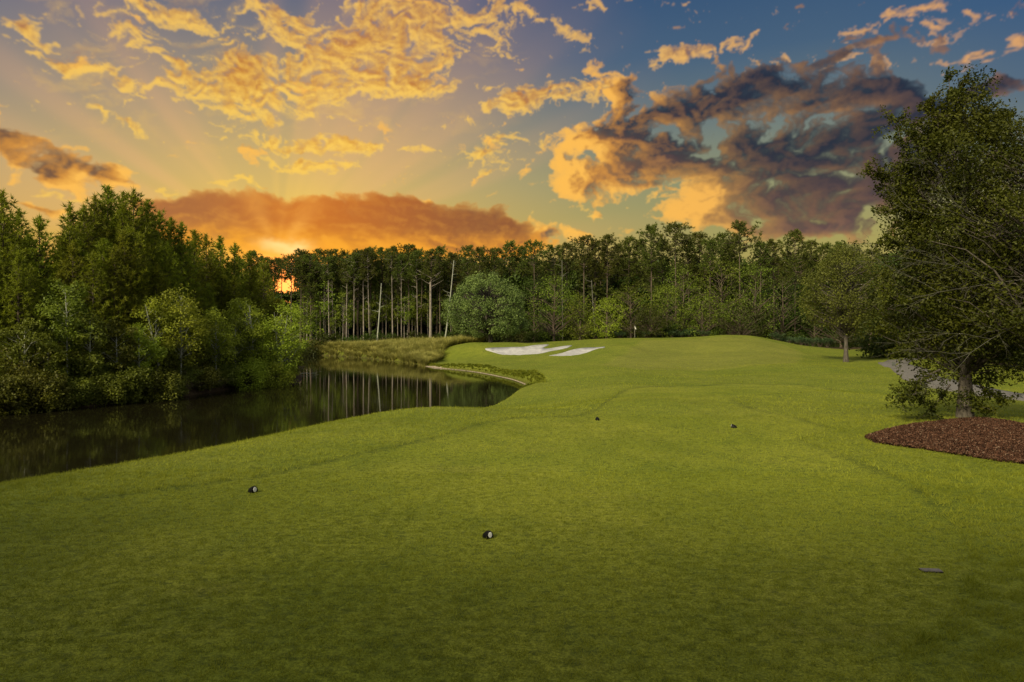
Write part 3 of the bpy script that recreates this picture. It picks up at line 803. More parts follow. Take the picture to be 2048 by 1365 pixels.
def young_pine(seed, H, spread=0.16, step=0.42, bare=0.12, k=5, needle=0.22, width=0.03, tufts=6, nn=11, droop=0.0):
    rg = np.random.RandomState(seed); tb = Tubes()
    ln = trunk_line(rg, H, 0.012); t = ln[:, 2] / H
    tb.add(ln, 0.011 * H * (1 - t) + 0.012, 7)
    z = H * bare; C = []; D = []
    while z < H - 0.25:
        u = (z / H - bare) / (1 - bare)
        L = H * spread * (min(1, 0.45 + u * 2.0) * (1 - u) ** (0.75 + 0.05 * (seed % 4)) + 0.028)
        kk = k if u < .8 else 4
        a0 = rg.uniform(0, 6.28)
        for j in range(kk):
            if rg.rand() < 0.10: continue
            a = a0 + j * 2 * np.pi / kk + rg.normal() * .25; l = L * rg.uniform(.65, 1.2)
            rise = 0.25 + 0.75 * u + rg.normal() * .1
            s = at_z(ln, z + rg.normal() * .06)
            dirh = np.array([math.cos(a), math.sin(a), 0])
            pts = [s + dirh * l * q + np.array([0, 0, l * (rise * q * q * 0.8 + 0.12 * q)]) for q in (0, .35, .7, 1)]
            tb.add(pts, [.022 + l * .004, .016, .010, .005], 4)
            nt = max(2, int(tufts * l / (H * spread) + 1.5))
            for q in np.linspace(.35, 1.0, nt):
                c = np.array([np.interp(q, (0, .35, .7, 1), [p[i] for p in pts]) for i in range(3)])
                side = np.array([-dirh[1], dirh[0], 0]) * rg.normal() * 0.22 * l * (1.1 - q * .6)
                C.append(c + side + np.array([0, 0, abs(rg.normal()) * .06])); d = dirh * .6 + np.array([0, 0, .65]) + rg.normal(size=3) * .25
                D.append(d / np.linalg.norm(d))
        z += step * rg.uniform(.75, 1.25) * (1.0 if u < .75 else .8)
    for q in np.linspace(0, 0.9, 9):
        C.append(at_z(ln, H - q)); D.append(np.array([0, 0, 1.0]))
    V, F, rn = needle_tufts(rg, np.array(C), np.array(D), needle, width, nn)
    return tb, np_mesh("crown", V, F, rn)

def tall_pine(seed, H, crown_from=0.62, R_=3.2, nbr=34, tuft=7, tr=0.2, stubs=7, wob=0.008, lean=(0, 0), flat_top=True, needle=.46, width=.085, nn=14):
    """mature pine: bare pole, crooked upper limbs, open rounded crown"""
    rg = np.random.RandomState(seed); tb = Tubes()
    ln = trunk_line(rg, H * .97, wob, lean, 12); t = ln[:, 2] / (H * .97)
    tb.add(ln, tr * (1 - .72 * t) * np.where(t > .9, .6, 1), 8)
    for s in range(stubs):
        z = H * rg.uniform(.38, crown_from + .05); a = rg.uniform(0, 6.28); l = rg.uniform(.5, 2.0)
        s0 = at_z(ln, z); d = np.array([math.cos(a), math.sin(a), rg.uniform(.0, .6)])
        tb.add([s0, s0 + d * l * .5, s0 + d * l + np.array([0, 0, rg.uniform(-.2, .4)])], [.04, .03, .012], 4)
    C = []; D = []; lob = rg.uniform(0, 6.28, 3)
    for b in range(nbr):
        u = (b + rg.rand()) / nbr; z = H * (crown_from + (0.985 - crown_from) * u)
        a = b * 2.4 + rg.normal() * .4
        env = R_ * (0.55 + 0.45 * math.sin(math.pi * min(1, u * .95 + .12))) * (1 + .35 * math.sin(2 * a + lob[0]) * math.sin(4 * u + lob[1]))
        if u > .85: env *= .7
        l = env * rg.uniform(.6, 1.1)
        s0 = at_z(ln, min(z, H * .96)); dh = np.array([math.cos(a), math.sin(a), 0])
        up = l * rg.uniform(.15, .6) * (1 - .3 * u)
        e = s0 + dh * l + np.array([0, 0, up]); m = s0 + dh * l * .5 + np.array([0, 0, up * .25]) + rg.normal(size=3) * .12 * l
        tb.add([s0, m, e], [.05 + .01 * l, .04, .012], 4)
        for q in range(tuft):
            f = rg.uniform(.45, 1.02); c = (s0 + (m - s0) * f * 2 if f < .5 else m + (e - m) * (f - .5) * 2) + rg.normal(size=3) * np.array([.45, .45, .42]) * (0.35 + .25 * l * .5)
            C.append(c); d = dh * .5 + np.array([0, 0, .7]) + rg.normal(size=3) * .4; D.append(d / np.linalg.norm(d))
    V, F, rn = needle_tufts(rg, np.array(C), np.array(D), needle, width, nn)
    return tb, np_mesh("crown", V, F, rn)

def grass_clump_arrays(rg, cx, cy, cz, h, r, nb, w, arch=0.5):
    """arching blades rising from one crown: two quads each"""
    a = rg.uniform(0, 2 * np.pi, nb); L = h * rg.uniform(.6, 1.1, nb); sp = rg.uniform(.15, 1.0, nb) * arch
    d = np.stack([np.cos(a), np.sin(a), np.zeros(nb)], 1); s = np.stack([-np.sin(a), np.cos(a), np.zeros(nb)], 1) * w / 2
    b = np.array([cx, cy, cz]) + d * r * .3 * rg.rand(nb)[:, None]
    m = b + d * (L * sp * .45)[:, None] + np.array([0, 0, 1.0]) * (L * .68)[:, None]
    e = b + d * (L * sp * 1.25)[:, None] + np.array([0, 0, 1.0]) * (L * (1.0 - .45 * sp))[:, None]
    V = np.stack([b - s, b + s, m + s * .8, m - s * .8, e + s * .15, e - s * .15], 1).reshape(-1, 3)
    k = np.arange(nb)[:, None] * 6
    F = np.concatenate([k + np.array([0, 1, 2, 3]), k + np.array([3, 2, 4, 5])])
    return V, F, np.repeat(rg.rand(nb), 6)

# ------------------------------------------------------------------ foliage and bark materials
M = {}
M['pine'] = leaf_mat("pine_needles", (0.085, 0.112, 0.006), (0.310, 0.345, 0.022), .45, .10, .5, .6)
M['farpine'] = leaf_mat("tall_pine_needles", (0.046, 0.064, 0.010), (0.165, 0.190, 0.028), .40, .12, .25, .6)
M['leaf'] = leaf_mat("broad_leaves", (0.072, 0.112, 0.010), (0.260, 0.330, 0.034), .42, .12, .4)
M['willow'] = leaf_mat("pale_bank_leaves", (0.160, 0.200, 0.016), (0.430, 0.500, 0.045), .48, .08, .6)
M['oak'] = leaf_mat("live_oak_leaves", (0.070, 0.120, 0.030), (0.260, 0.350, 0.090), .32, .05, .5)
M['olive'] = leaf_mat("olive_oak_leaves", (0.056, 0.070, 0.010), (0.200, 0.220, 0.034), .36, .05, .5)
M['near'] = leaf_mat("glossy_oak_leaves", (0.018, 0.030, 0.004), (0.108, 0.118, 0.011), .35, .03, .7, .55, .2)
M['shrub'] = leaf_mat("shrub_leaves", (0.055, 0.070, 0.006), (0.190, 0.205, 0.020), .36, .12, .6)
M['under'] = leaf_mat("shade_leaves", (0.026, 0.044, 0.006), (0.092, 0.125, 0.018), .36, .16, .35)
M['palmetto'] = leaf_mat("palmetto_fronds", (0.026, 0.052, 0.020), (0.085, 0.130, 0.048), .30, .08, .8)
M['straw'] = leaf_mat("dry_sedge", (0.120, 0.085, 0.065), (0.360, 0.290, 0.220), .35, .05, .8)
M['reed'] = leaf_mat("ornamental_grass_blades", (0.230, 0.235, 0.036), (0.620, 0.570, 0.190), .45, .0, .35)
M['bark'] = simple_mat("brown_bark", (0.105, 0.080, 0.062), 0.9, 9, .5, .15, .7, (1, 1, .25), .03)
M['pinebark'] = simple_mat("grey_pine_bark", (0.250, 0.215, 0.185), 0.9, 5, .4, .15, .6, (1, 1, .3), .03)
M['palebark'] = simple_mat("pale_bark", (0.330, 0.340, 0.280), 0.85, 7, .35, .2, .4, (1, 1, .4), .02)
M['deadwood'] = simple_mat("grey_deadwood", (0.120, 0.115, 0.095), 0.9, 7, .35, .2, .4, (1, 1, .4), .02)
M['oakbark'] = simple_mat("oak_bark", (0.095, 0.082, 0.070), 0.9, 10, .5, .15, .8, (1, 1, .25), .03)

def plant(name, tb, crown, bark, leafm, label=None, cat='tree', group=None, parts=('trunk', 'crown')):
    root = bpy.data.objects.new(name, None); COL.objects.link(root)
    link(parts[0], tb.mesh(parts[0]), bark, root)
    link(parts[1], crown, leafm, root)
    root['label'] = label or name; root['category'] = cat
    if group: root['group'] = group
    root['_unused'] = 1
    return root
def put(proto, x, y, rot=0.0, s=1.0, label=None, group=None, sink=0.08, z=None, sz=None):
    """the first use moves the prototype itself, later ones copy it with its parts"""
    if '_unused' in proto: r = proto; del r['_unused']
    else:
        r = proto.copy(); COL.objects.link(r)
        for ch in proto.children:
            c = ch.copy(); COL.objects.link(c); c.parent = r
    r.location = (x, y, (gz(x, y) if z is None else z) - sink)
    r.rotation_euler = (0, 0, rot); r.scale = (s, s, sz or s)
    if label: r['label'] = label
    if group: r['group'] = group
    elif 'group' in r and label and group is None and r.get('group') == '': del r['group']
    return r
def PX(px, Y): return (px - CX) / FOC * Y
def height_for(py, x, Y): return CAM_H - (py - HORIZON) / FOC * Y - gz(x, Y)
rnd = random.Random(4)

# ================================================================== trees, far to near
FILL = []
# --- far wood: tall pines along the back
HP = 20.0
TP = [plant("tall_pine", *tall_pine(100 + i, HP, cf, rr, nb, tf, .17, st, .008, ln), M['bark'], M['farpine'], cat='pine tree')
      for i, (cf, rr, nb, tf, st, ln) in enumerate([(.60, 2.7, 50, 11, 8, (0, 0)), (.68, 2.4, 40, 11, 10, (.01, 0)), (.52, 3.1, 60, 11, 6, (-.01, 0)), (.74, 3.3, 34, 12, 5, (0, .01)), (.46, 2.6, 60, 11, 5, (.012, 0))])]
TPF = [plant("tall_pine", *tall_pine(130 + i, HP, cf, 2.4, 34, 11, tr_, 9, .012, ln), M['pinebark'], M['farpine'], cat='pine tree') for i, (cf, tr_, ln) in enumerate([(.70, .13, (.01, 0)), (.74, .16, (-.015, 0)), (.66, .11, (.02, .01))])]
G_BACK = "tall pines of the far wood"
# crowns that stand out against the sky: (photo x, top y, distance, kind, label)
sky_pines = [
 (1303,447,138,0,"tall slim pine just left of the rounded lone pine crown on the skyline"),
 (1352,444,137,3,"round topped pine with a bare forked stem standing above the wood behind the green"),
 (1480,442,139,3,"widest pine crown on the skyline with sky showing through its forked limbs"),
 (1590,458,140,2,"pine with spreading top right of the lacy forked pine, above the olive oak"),
 (1167,468,137,1,"narrow dark pine rising behind the bunkers left of its matching neighbour"),
 (1215,467,139,0,"bushy pine on the skyline above the leafy sapling by the bunkers"),
 (1256,470,141,4,"pine crown between the bushy pine and the tall slim pine on the skyline"),
 (1400,462,142,2,"broad pine crown between the two lone rounded crowns on the skyline"),
 (1440,464,144,4,"dark pine crown just left of the widest lacy crown"),
 (1070,480,140,3,"pine with lacy crown above the right shoulder of the round live oak"),
 (1020,480,143,0,"feathery pine crown above the round live oak"),
 (861,496,134,1,"thick pale pine trunk with dead bare limbs, tallest by the grass bank"),
]
for (px, py, Y, k, lab) in sky_pines:
    x = PX(px, Y); h = height_for(py, x, Y)
    put(TP[k], x, Y, rnd.uniform(0, 6.28), h / HP, lab, G_BACK)
row = [(505,502),(528,508),(548,516),(562,512),(582,506),(603,500),(622,503),(641,493),(662,496),(690,500),(715,494),(741,490),(765,492),(786,489),(818,488),(836,492),(880,490),(905,498),(935,492),(960,490),(990,492),(1045,492),(1110,488),(1135,482),
       (1190,482),(1236,480),(1280,478),(1325,480),(1378,474),(1420,476),(1462,478),(1520,482),(1548,478),(1620,476),(1650,480),(1680,482),(1710,488),(1745,494),(1775,505),(1810,500),(1850,505)]
generic = "tall pine in the far wood, its crown part of the unbroken dark canopy line"
for i, (px, py) in enumerate(row):
    Y = 140 + rnd.uniform(-3, 9); x = PX(px, Y); h = height_for(py + rnd.uniform(-3, 5), x, Y)
    put(TP[3 if 535 < px < 610 else rnd.choice([0, 1, 2, 4])], x, Y, rnd.uniform(0, 6.28), h / HP, generic, G_BACK)
deep = "pine standing deep in the far wood, seen only between nearer trunks and crowns"
for i in range(80):
    px = 470 + i * 17.5 + rnd.uniform(-10, 10); Y = rnd.uniform(150, 185)
    x = PX(px, Y); h = height_for(rnd.uniform(515, 548), x, Y)
    if 540 < px < 600: continue
    put(TP[rnd.choice([0, 1, 2, 4])], x, Y, rnd.uniform(0, 6.28), h / HP, deep, G_BACK)
# pale front trunks left of the oak
front = [(614,684,524,"bare straight grey trunk nearest the low sun glow"),(658,690,535,"pair of slim pale trunks, the left one, beyond the grass bank"),(667,690,530,"pair of slim pale trunks, the right one, beyond the grass bank"),
 (693,686,545,"thin dim pine trunk between the slim pair and the brighter trunks"),(708,683,526,"bright grey pine trunk right of the slim pair"),(727,683,520,"faintly bent grey trunk left of the leaning broken one"),(739,683,516,"straight pale trunk beside the leaning broken white one"),
 (785,683,524,"tall straight trunk standing alone right of the leaning broken one"),(803,683,530,"reddish pine trunk right of the tall lone one"),(835,683,520,"pale trunk just left of the thickest trunk with dead limbs"),
 (1155,0,0,""),]
G_TR = "pale pine trunks beyond the grass bank"
for (px, pb, pt, lab) in front:
    if not lab: continue
    Y = (141 if px < 650 else 133) + rnd.uniform(0, 4); x = PX(px, Y); h = height_for(pt - 22, x, Y)
    put(rnd.choice(TPF), x, Y, rnd.uniform(0, 6.28), h / HP, lab, G_TR)
for px in list(range(600, 900, 13)):
    Y = rnd.uniform(137, 160); x = PX(px + rnd.uniform(-5, 5), Y); h = height_for(rnd.uniform(505, 550), x, Y)
    put(TP[rnd.choice([1, 3])], x, Y, rnd.uniform(0, 6.28), h / HP, deep, G_BACK)
for i in range(60):      # broad dark crowns filling the wood behind the pines
    px = 612 + i * 21.5 + rnd.uniform(-9, 9); Y = rnd.uniform(162, 190)
    x = PX(px, Y); h = height_for((rnd.uniform(508, 535) if px > 900 else rnd.uniform(520, 556)), x, Y)
    FILL.append((x, Y, h))
# leaning stems
for (px, py0, pxt, pyt, Y, lab, cat) in [(752, 683, 763, 566, 131, "leaning white broken trunk without a crown beyond the grass bank", 'dead tree'),
                               (888, 683, 908, 520, 132, "slim pale trunk leaning right beside the round live oak", 'dead tree'),
                               (1192, 660, 1183, 560, 131, "crooked bare stem leaning left inside the wood behind the bunkers", 'dead tree'),
                               (1126, 640, 1124, 520, 131, "broken pale snag rising between broadleaf trees right of the live oak", 'dead tree')]:
    tb = Tubes(); x0 = PX(px, Y); g = gz(x0, Y); H = height_for(pyt, x0, Y); dx_ = PX(pxt, Y) - x0
    pts = [(dx_ * t ** .8, 0.1 * math.sin(5 * t), H * t) for t in np.linspace(0, 1, 8)]
    root = bpy.data.objects.new("bare_tree", None); COL.objects.link(root); root.location = (x0, Y, g - .1)
    tb.add(pts, np.linspace(.16, .07, 8), 7); bk_ = M['palebark' if px < 1000 else 'deadwood']
    link("trunk", tb.mesh("trunk"), bk_, root)
    rg = np.random.RandomState(int(px))
    for b in range(7):
        tb = Tubes()
        t = rg.uniform(.55, .98); s0 = np.array([dx_ * t ** .8, 0.1 * math.sin(5 * t), H * t]); a = rg.uniform(0, 6.28); l = rg.uniform(.5, 1.8)
        d = np.array([math.cos(a), math.sin(a) * .6, rg.uniform(.2, .8)])
        tb.add([s0, s0 + d * l * .6, s0 + d * l + rg.normal(size=3) * .15], [.045, .03, .01], 4)
        link("bare_limb", tb.mesh("bare_limb"), bk_, root)
    tag(root, lab, cat)
# dead whorl on the thick trunk, as limbs of its own pine
big = [o for o in bpy.data.objects if o.get('label', '').startswith('thick pale')][0]
tb = Tubes(); rg = np.random.RandomState(9)
for b in range(12):
    z = rg.uniform(11.5, 14.0); a = (0 if b % 2 else math.pi) + rg.normal() * .6; l = rg.uniform(1.2, 3.0)
    s0 = np.array([0, 0, z]); d = np.array([math.cos(a), math.sin(a), .55])
    tb.add([s0, s0 + d * l * .5 + (0, 0, -.1), s0 + d * l], [.07, .045, .015], 5)
tb.add([(0, 0, 0), (0.02, 0, 6), (0, 0, 13)], [.36, .27, .20], 9)
ob = link("dead_limbs", tb.mesh("dead_limbs"), M['pinebark'], big)
big.rotation_euler = (0, 0, 0)

# --- understory filling the wood
def ball(z0, z1, r, n=7, p=.6):
    return [(z0 + (z1 - z0) * t, r * (math.sin(math.pi * (0.06 + .9 * t)) ** p)) for t in np.linspace(0, 1, n)]
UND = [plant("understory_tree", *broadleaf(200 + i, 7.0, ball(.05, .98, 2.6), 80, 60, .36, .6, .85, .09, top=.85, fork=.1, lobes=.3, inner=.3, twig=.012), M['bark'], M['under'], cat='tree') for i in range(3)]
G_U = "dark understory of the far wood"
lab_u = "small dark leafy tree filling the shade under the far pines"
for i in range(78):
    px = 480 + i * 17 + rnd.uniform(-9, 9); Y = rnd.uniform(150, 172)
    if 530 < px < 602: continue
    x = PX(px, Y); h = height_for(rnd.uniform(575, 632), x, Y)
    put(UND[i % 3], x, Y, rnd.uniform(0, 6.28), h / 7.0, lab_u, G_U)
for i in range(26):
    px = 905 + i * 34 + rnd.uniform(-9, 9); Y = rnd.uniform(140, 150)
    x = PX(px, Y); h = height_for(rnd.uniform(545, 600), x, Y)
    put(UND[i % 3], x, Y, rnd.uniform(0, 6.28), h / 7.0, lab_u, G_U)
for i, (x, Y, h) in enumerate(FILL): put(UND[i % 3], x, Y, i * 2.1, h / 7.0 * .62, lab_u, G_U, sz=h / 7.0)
for i, px in enumerate([520, 545, 566, 590, 612]):        # lower where the sun breaks through
    Y = 152 + i; x = PX(px, Y); h = height_for(584, x, Y)
    put(UND[i % 3], x, Y, i * 1.3, h / 7.0, lab_u, G_U)
SAP = [plant("thin_tree", *broadleaf(230 + i, 9.0, ball(.45, 1.0, 1.3), 30, 26, .26, .6, .6, .06, top=.92, fork=.3, lobes=.4, inner=.2, twig=.01, wob=.02), M['pinebark'], M['leaf'], cat='tree') for i in range(2)]
for i in range(34):
    px = 600 + i * 9 + rnd.uniform(-5, 5); Y = rnd.uniform(134, 146)
    x = PX(px, Y); h = height_for(rnd.uniform(560, 625), x, Y)
    put(SAP[i % 2], x, Y, rnd.uniform(0, 6.28), h / 9.0, "thin sapling with sparse leaves among the pale pine trunks", "saplings among the far trunks")

# --- broadleaf trees along the front of the wood
def front_tree(seed, px, top, bot, halfw, Y, mat, lab, z0=.04, leaf=.26, per=46, nc=90, cat='tree', bark='bark', p=.55, group=None):
    x = PX(px, Y); H = height_for(top, x, Y); r = halfw / FOC * Y
    t = plant("broadleaf_tree", *broadleaf(seed, H, ball(z0, .99, r, p=p), nc, per, leaf, .6, max(.7, r * .30), .13 + H * .008, top=.85, fork=.12, lobes=.28, inner=.3, twig=.016), M[bark], M[mat], lab, cat)
    put(t, x, Y, 0, 1, lab, group); return t
front_tree(301, 1108, 552, 690, 52, 128, 'leaf', "bright green broadleaf tree touching the right side of the round live oak")
front_tree(302, 1160, 590, 690, 40, 127, 'leaf', "dark green broadleaf tree behind the long bunker")
front_tree(303, 1213, 595, 690, 34, 124, 'willow', "small light green sapling left of the flag", leaf=.24, nc=60)
front_tree(304, 1262, 570, 690, 50, 131, 'leaf', "dark rounded tree directly behind the flag")
front_tree(305, 1335, 566, 690, 40, 128, 'leaf', "yellow green tree low on the wood edge right of the flag", leaf=.25)
front_tree(306, 1368, 528, 690, 56, 134, 'leaf', "tall rounded green tree behind the crest of the green")
front_tree(307, 1445, 512, 690, 62, 134, 'leaf', "largest olive green broadleaf tree in the wood edge above the green")
front_tree(308, 1510, 528, 690, 60, 132, 'leaf', "tall bright green tree right of the largest olive green one")
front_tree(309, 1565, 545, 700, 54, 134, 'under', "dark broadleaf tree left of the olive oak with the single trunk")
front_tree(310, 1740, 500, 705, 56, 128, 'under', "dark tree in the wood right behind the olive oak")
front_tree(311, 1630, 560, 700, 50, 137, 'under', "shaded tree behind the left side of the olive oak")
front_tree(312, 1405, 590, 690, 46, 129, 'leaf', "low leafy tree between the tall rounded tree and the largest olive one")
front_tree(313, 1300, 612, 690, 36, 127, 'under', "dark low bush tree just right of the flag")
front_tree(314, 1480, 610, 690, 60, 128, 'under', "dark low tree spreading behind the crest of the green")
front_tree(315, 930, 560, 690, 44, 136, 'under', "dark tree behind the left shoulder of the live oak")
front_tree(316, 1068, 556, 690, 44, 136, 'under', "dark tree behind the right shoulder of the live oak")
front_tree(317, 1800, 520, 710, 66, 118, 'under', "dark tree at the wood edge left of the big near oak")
front_tree(318, 1682, 590, 705, 50, 124, 'under', "dark low tree behind the single trunk of the olive oak")

# palmettos and low bushes at the wood edge
rg = np.random.RandomState(71)
def fan_clump(seed, H, n):
    rg = np.random.RandomState(seed); tb = Tubes(); Vs = []; Fs = []; rn = []; o = 0
    for i in range(n):
        a = rg.uniform(0, 6.28); sp = rg.uniform(.2, .9); L = H * rg.uniform(.6, 1)
        e = np.array([math.cos(a) * L * sp * .8, math.sin(a) * L * sp * .8, L * (1 - .3 * sp)])
        tb.add([(0, 0, 0), e * .5 + (0, 0, .05), e], [.014, .012, .010], 4)
        d = e / np.linalg.norm(e); s = np.cross(d, (0, 0, 1)); s /= np.linalg.norm(s) + 1e-6
        for k in range(11):
            th = (k / 10 - .5) * 3.4; q = d * math.cos(th) + s * math.sin(th) + np.array([0, 0, -.25])
            w = np.cross(q, rg.normal(size=3)); w /= np.linalg.norm(w); l = .5 * H * rg.uniform(.8, 1.1) * .8
            Vs += [e, e + q * l * .5 + w * .035, e + q * l, e + q * l * .5 - w * .035]; Fs.append((o, o + 1, o + 2, o + 3)); o += 4
            rn += [rg.rand()] * 4
    return tb, np_mesh("fronds", np.array(Vs), np.array(Fs), np.array(rn))
PM = [plant("palmetto", *fan_clump(400 + i, 1.7, 26), M['bark'], M['palmetto'], cat='palmetto', parts=('stems', 'fronds')) for i in range(2)]
for i, px in enumerate([1190,1203,1214,1226,1240,1294,1310,1328,1345,1362,1380,1552,1566,1578,1590,1602,1614,1626,1640,1655,1380,1395,1410]):
    Y = 127 + rnd.uniform(-1, 2) if px < 1500 else 122 + rnd.uniform(-2, 3)
    side = "left of the flag" if px < 1260 else ("right of the flag" if px < 1500 else "left of the olive oak trunk")
    put(PM[i % 2], PX(px, Y), Y, i * 1.7, rnd.uniform(.8, 1.3), "bluish palmetto clump at the foot of the wood " + side, "palmettos at the wood edge " + side)
BS = [plant("low_bush", *broadleaf(420 + i, 2.2, ball(.03, .98, 1.5), 30, 44, .22, .6, .6, .04, top=.7, fork=.1, inner=.25, twig=.01), M['bark'], M['under'], cat='bush') for i in range(2)]
for i in range(46):
    px = 560 + i * 27 + rnd.uniform(-9, 9); Y = 133 + rnd.uniform(-1, 6) if px < 1060 else 129 + rnd.uniform(-1, 6)
    put(BS[i % 2], PX(px, Y), Y, i * 1.1, rnd.uniform(.9, 1.7), "low dark bush at the foot of the far wood", "bushes along the far wood edge")

# --- the round live oak beyond the bunkers
Yo = 117.0; xo = PX(981, Yo); Ho = height_for(545, xo, Yo)
prof = [(.14, 4.2), (.22, 6.4), (.35, 7.0), (.5, 6.9), (.64, 6.2), (.78, 5.0), (.9, 3.4), (.98, 1.5)]
tb, cr = broadleaf(501, Ho, prof, 300, 125, .26, .6, 1.05, .42, wob=.02, top=.62, fork=.20, lobes=.10, inner=.45, twig=.035, flat=.75, stems=2)
oak = plant("live_oak", tb, cr, M['oakbark'], M['oak'], "wide round pale green live oak with two trunks beyond the pond, left of the bunkers", 'tree')
put(oak, xo, Yo, 0, 1, sink=.15)
# --- olive oak on the right
Y2 = 75.0; x2 = PX(1692, Y2); H2 = height_for(484, x2, Y2)
prof = [(.26, 1.4), (.33, 2.8), (.44, 3.8), (.56, 4.2), (.68, 3.9), (.80, 3.0), (.90, 1.9), (.98, .8)]
tb, cr = broadleaf(511, H2, prof, 190, 150, .19, .55, .95, .24, wob=.015, top=.8, fork=.22, lobes=.13, inner=.4, twig=.03, flat=.9, droop=.4)
tree2 = plant("oak_tree", tb, cr, M['oakbark'], M['olive'], "olive leaved oak on a single trunk at the right edge of the fairway", 'tree')
put(tree2, x2, Y2, .4, 1, sink=.1)

# --- right-hand wood beyond the path
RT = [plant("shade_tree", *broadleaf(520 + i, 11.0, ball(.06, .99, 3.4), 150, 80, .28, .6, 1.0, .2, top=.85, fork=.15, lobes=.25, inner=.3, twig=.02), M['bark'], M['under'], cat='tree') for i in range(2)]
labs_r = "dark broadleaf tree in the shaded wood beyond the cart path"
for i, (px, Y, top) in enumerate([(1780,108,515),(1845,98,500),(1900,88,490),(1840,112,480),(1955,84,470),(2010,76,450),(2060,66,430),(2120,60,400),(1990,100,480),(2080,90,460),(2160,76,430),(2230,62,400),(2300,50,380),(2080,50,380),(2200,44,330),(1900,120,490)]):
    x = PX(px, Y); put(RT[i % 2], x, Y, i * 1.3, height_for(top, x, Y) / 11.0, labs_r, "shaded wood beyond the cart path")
for i in range(16):
    px = 1760 + i * 26; Y = rnd.uniform(84, 92) - i * 2.2
    put(BS[i % 2], PX(px, Y), Y, i, rnd.uniform(1.0, 1.7), "dark bush at the foot of the shaded wood beyond the cart path", "bushes beyond the cart path")

# ================================================================== left bank wood
YP = [plant("young_pine", *young_pine(600 + i, 10.0, sp, .34, .10, 6, .32, .055, 8, 14), M['bark'], M['pine'], cat='pine tree') for i, sp in enumerate([.18, .24, .20, .25])]
G_L = "pines of the left bank wood"
def shore_Y(px):   # distance of the left shore along a photo column
    return float(np.interp(px, [-300, 0, 200, 370, 470, 560, 600], [36, 40.6, 45, 51.3, 58, 63, 70]))
tops = [(-60,405,"pine cut by the left edge of the picture"),(6,383,"pine with the sharp dark spire at the far left"),(38,418,"pine right beside the sharp spire at the far left"),
 (80,432,"slender pine standing in the sky gap on the left bank"),(58,470,"short pine between the far left spire and the slender one"),(112,500,"low pine in the notch right of the slender one"),
 (140,405,"dense pine at the left shoulder of the tallest group"),(168,412,"pine just left of the tallest pine on the left bank"),(214,374,"tallest pine on the left bank, with a crowded pointed top"),(190,392,"pine pressed against the tallest one"),
 (246,384,"pine right of the tallest one with a blunt double top"),(268,380,"rounded pine top second in height on the left bank"),(294,402,"pine with knobbly tufts at the right end of the tallest group"),
 (318,424,"pine a step down the slope of the canopy"),(342,436,"pine with a narrow tip halfway down the sloping canopy"),(362,446,"pine with twin tips halfway down the sloping canopy"),
 (388,462,"pine on the lower slope of the canopy"),(412,470,"pine under the orange cloud on the lower canopy slope"),(440,472,"open topped pine near the lower end of the left canopy"),(470,488,"pine near the lower end of the left canopy"),(500,503,"last but one pine where the left wood meets the glow"),(528,520,"last pine where the left wood meets the glow")]
for i, (px, py, lab) in enumerate(tops):
    Y = shore_Y(px) + 6.5 + rnd.uniform(0, 3) + max(0, px - 300) * .03
    x = PX(px, Y); h = height_for(py, x, Y)
    put(YP[i % 4], x, Y, rnd.uniform(0, 6.28), h / 10.0, lab, G_L)
gen_l = "young pine inside the dense mass of the left bank wood"
top_line = lambda px: float(np.interp(px, [-200, 0, 60, 110, 140, 210, 290, 380, 470, 560, 600], [420, 415, 470, 500, 425, 395, 410, 462, 500, 545, 620]))
for i in range(96):
    px = -120 + (i % 48) * 14.6 + rnd.uniform(-6, 6); rowk = i // 48
    Y = shore_Y(px) + (4.5 if rowk == 0 else 11.0) + rnd.uniform(-.8, 3) + max(0, px - 300) * .03
    if px > 575: continue
    lo = top_line(px) + (rnd.uniform(45, 130) if rowk == 0 else rnd.uniform(8, 50))
    if px > 530: lo = max(lo, 598)
    x = PX(px, Y); h = height_for(lo, x, Y)
    put(YP[rnd.randrange(4)], x, Y, rnd.uniform(0, 6.28), h / 10.0, gen_l, G_L)
for i in range(46):      # screen of pines further back so that no bare ground shows
    px = -160 + i * 16 + rnd.uniform(-8, 8); Y = shore_Y(px) + rnd.uniform(16, 30)
    x = PX(px, Y); h = height_for(max(top_line(px) + rnd.uniform(30, 70), 598 if px > 530 else 0), x, Y)
    put(YP[rnd.randrange(4)], x, Y, rnd.uniform(0, 6.28), h / 10.0, gen_l, G_L)
# small deciduous trees with pale stems along the water
def bank_tree(seed, px, top, halfw, dY, mat, lab, bark='palebark', z0=.22, nc=60, per=95, leaf=.18, wob=.03, lean=(0, 0), stems=1, p=.6, rc=None, tr=.065, fork=.25, inner=.2):
    Y = shore_Y(px) + dY; x = PX(px, Y); H = height_for(top, x, Y); r = halfw / FOC * Y
    tb, cr = broadleaf(seed, H, ball(z0, 1.0, r, p=p), nc, per, leaf, .55, rc or max(.35, r * .34), tr, wob, lean, top=.93, fork=fork, lobes=.35, inner=inner, twig=.009, flat=.8, stems=stems)
    put(plant("bank_tree", tb, cr, M[bark], M[mat], lab, 'tree'), x, Y, 0, 1, lab); 
bank_tree(701, 135, 560, 44, 1.6, 'leaf', "slender pale stemmed tree rising highest among the leafy trees at the left", z0=.42, nc=46, tr=.06)
bank_tree(702, 180, 628, 42, 1.2, 'leaf', "green leafy tree just right of the highest slender pale stem", z0=.2, nc=46)
bank_tree(703, 48, 640, 44, 1.3, 'leaf', "leafy tree over the water near the left edge", z0=.3, nc=40)
bank_tree(704, 318, 596, 50, 1.5, 'willow', "pale leaved tree with a forked white trunk at the middle of the left bank", z0=.24, nc=70, stems=2)
bank_tree(705, 362, 580, 54, 2.0, 'willow', "tallest pale leaved tree on the left bank, right of the forked white trunk", z0=.22, nc=84)
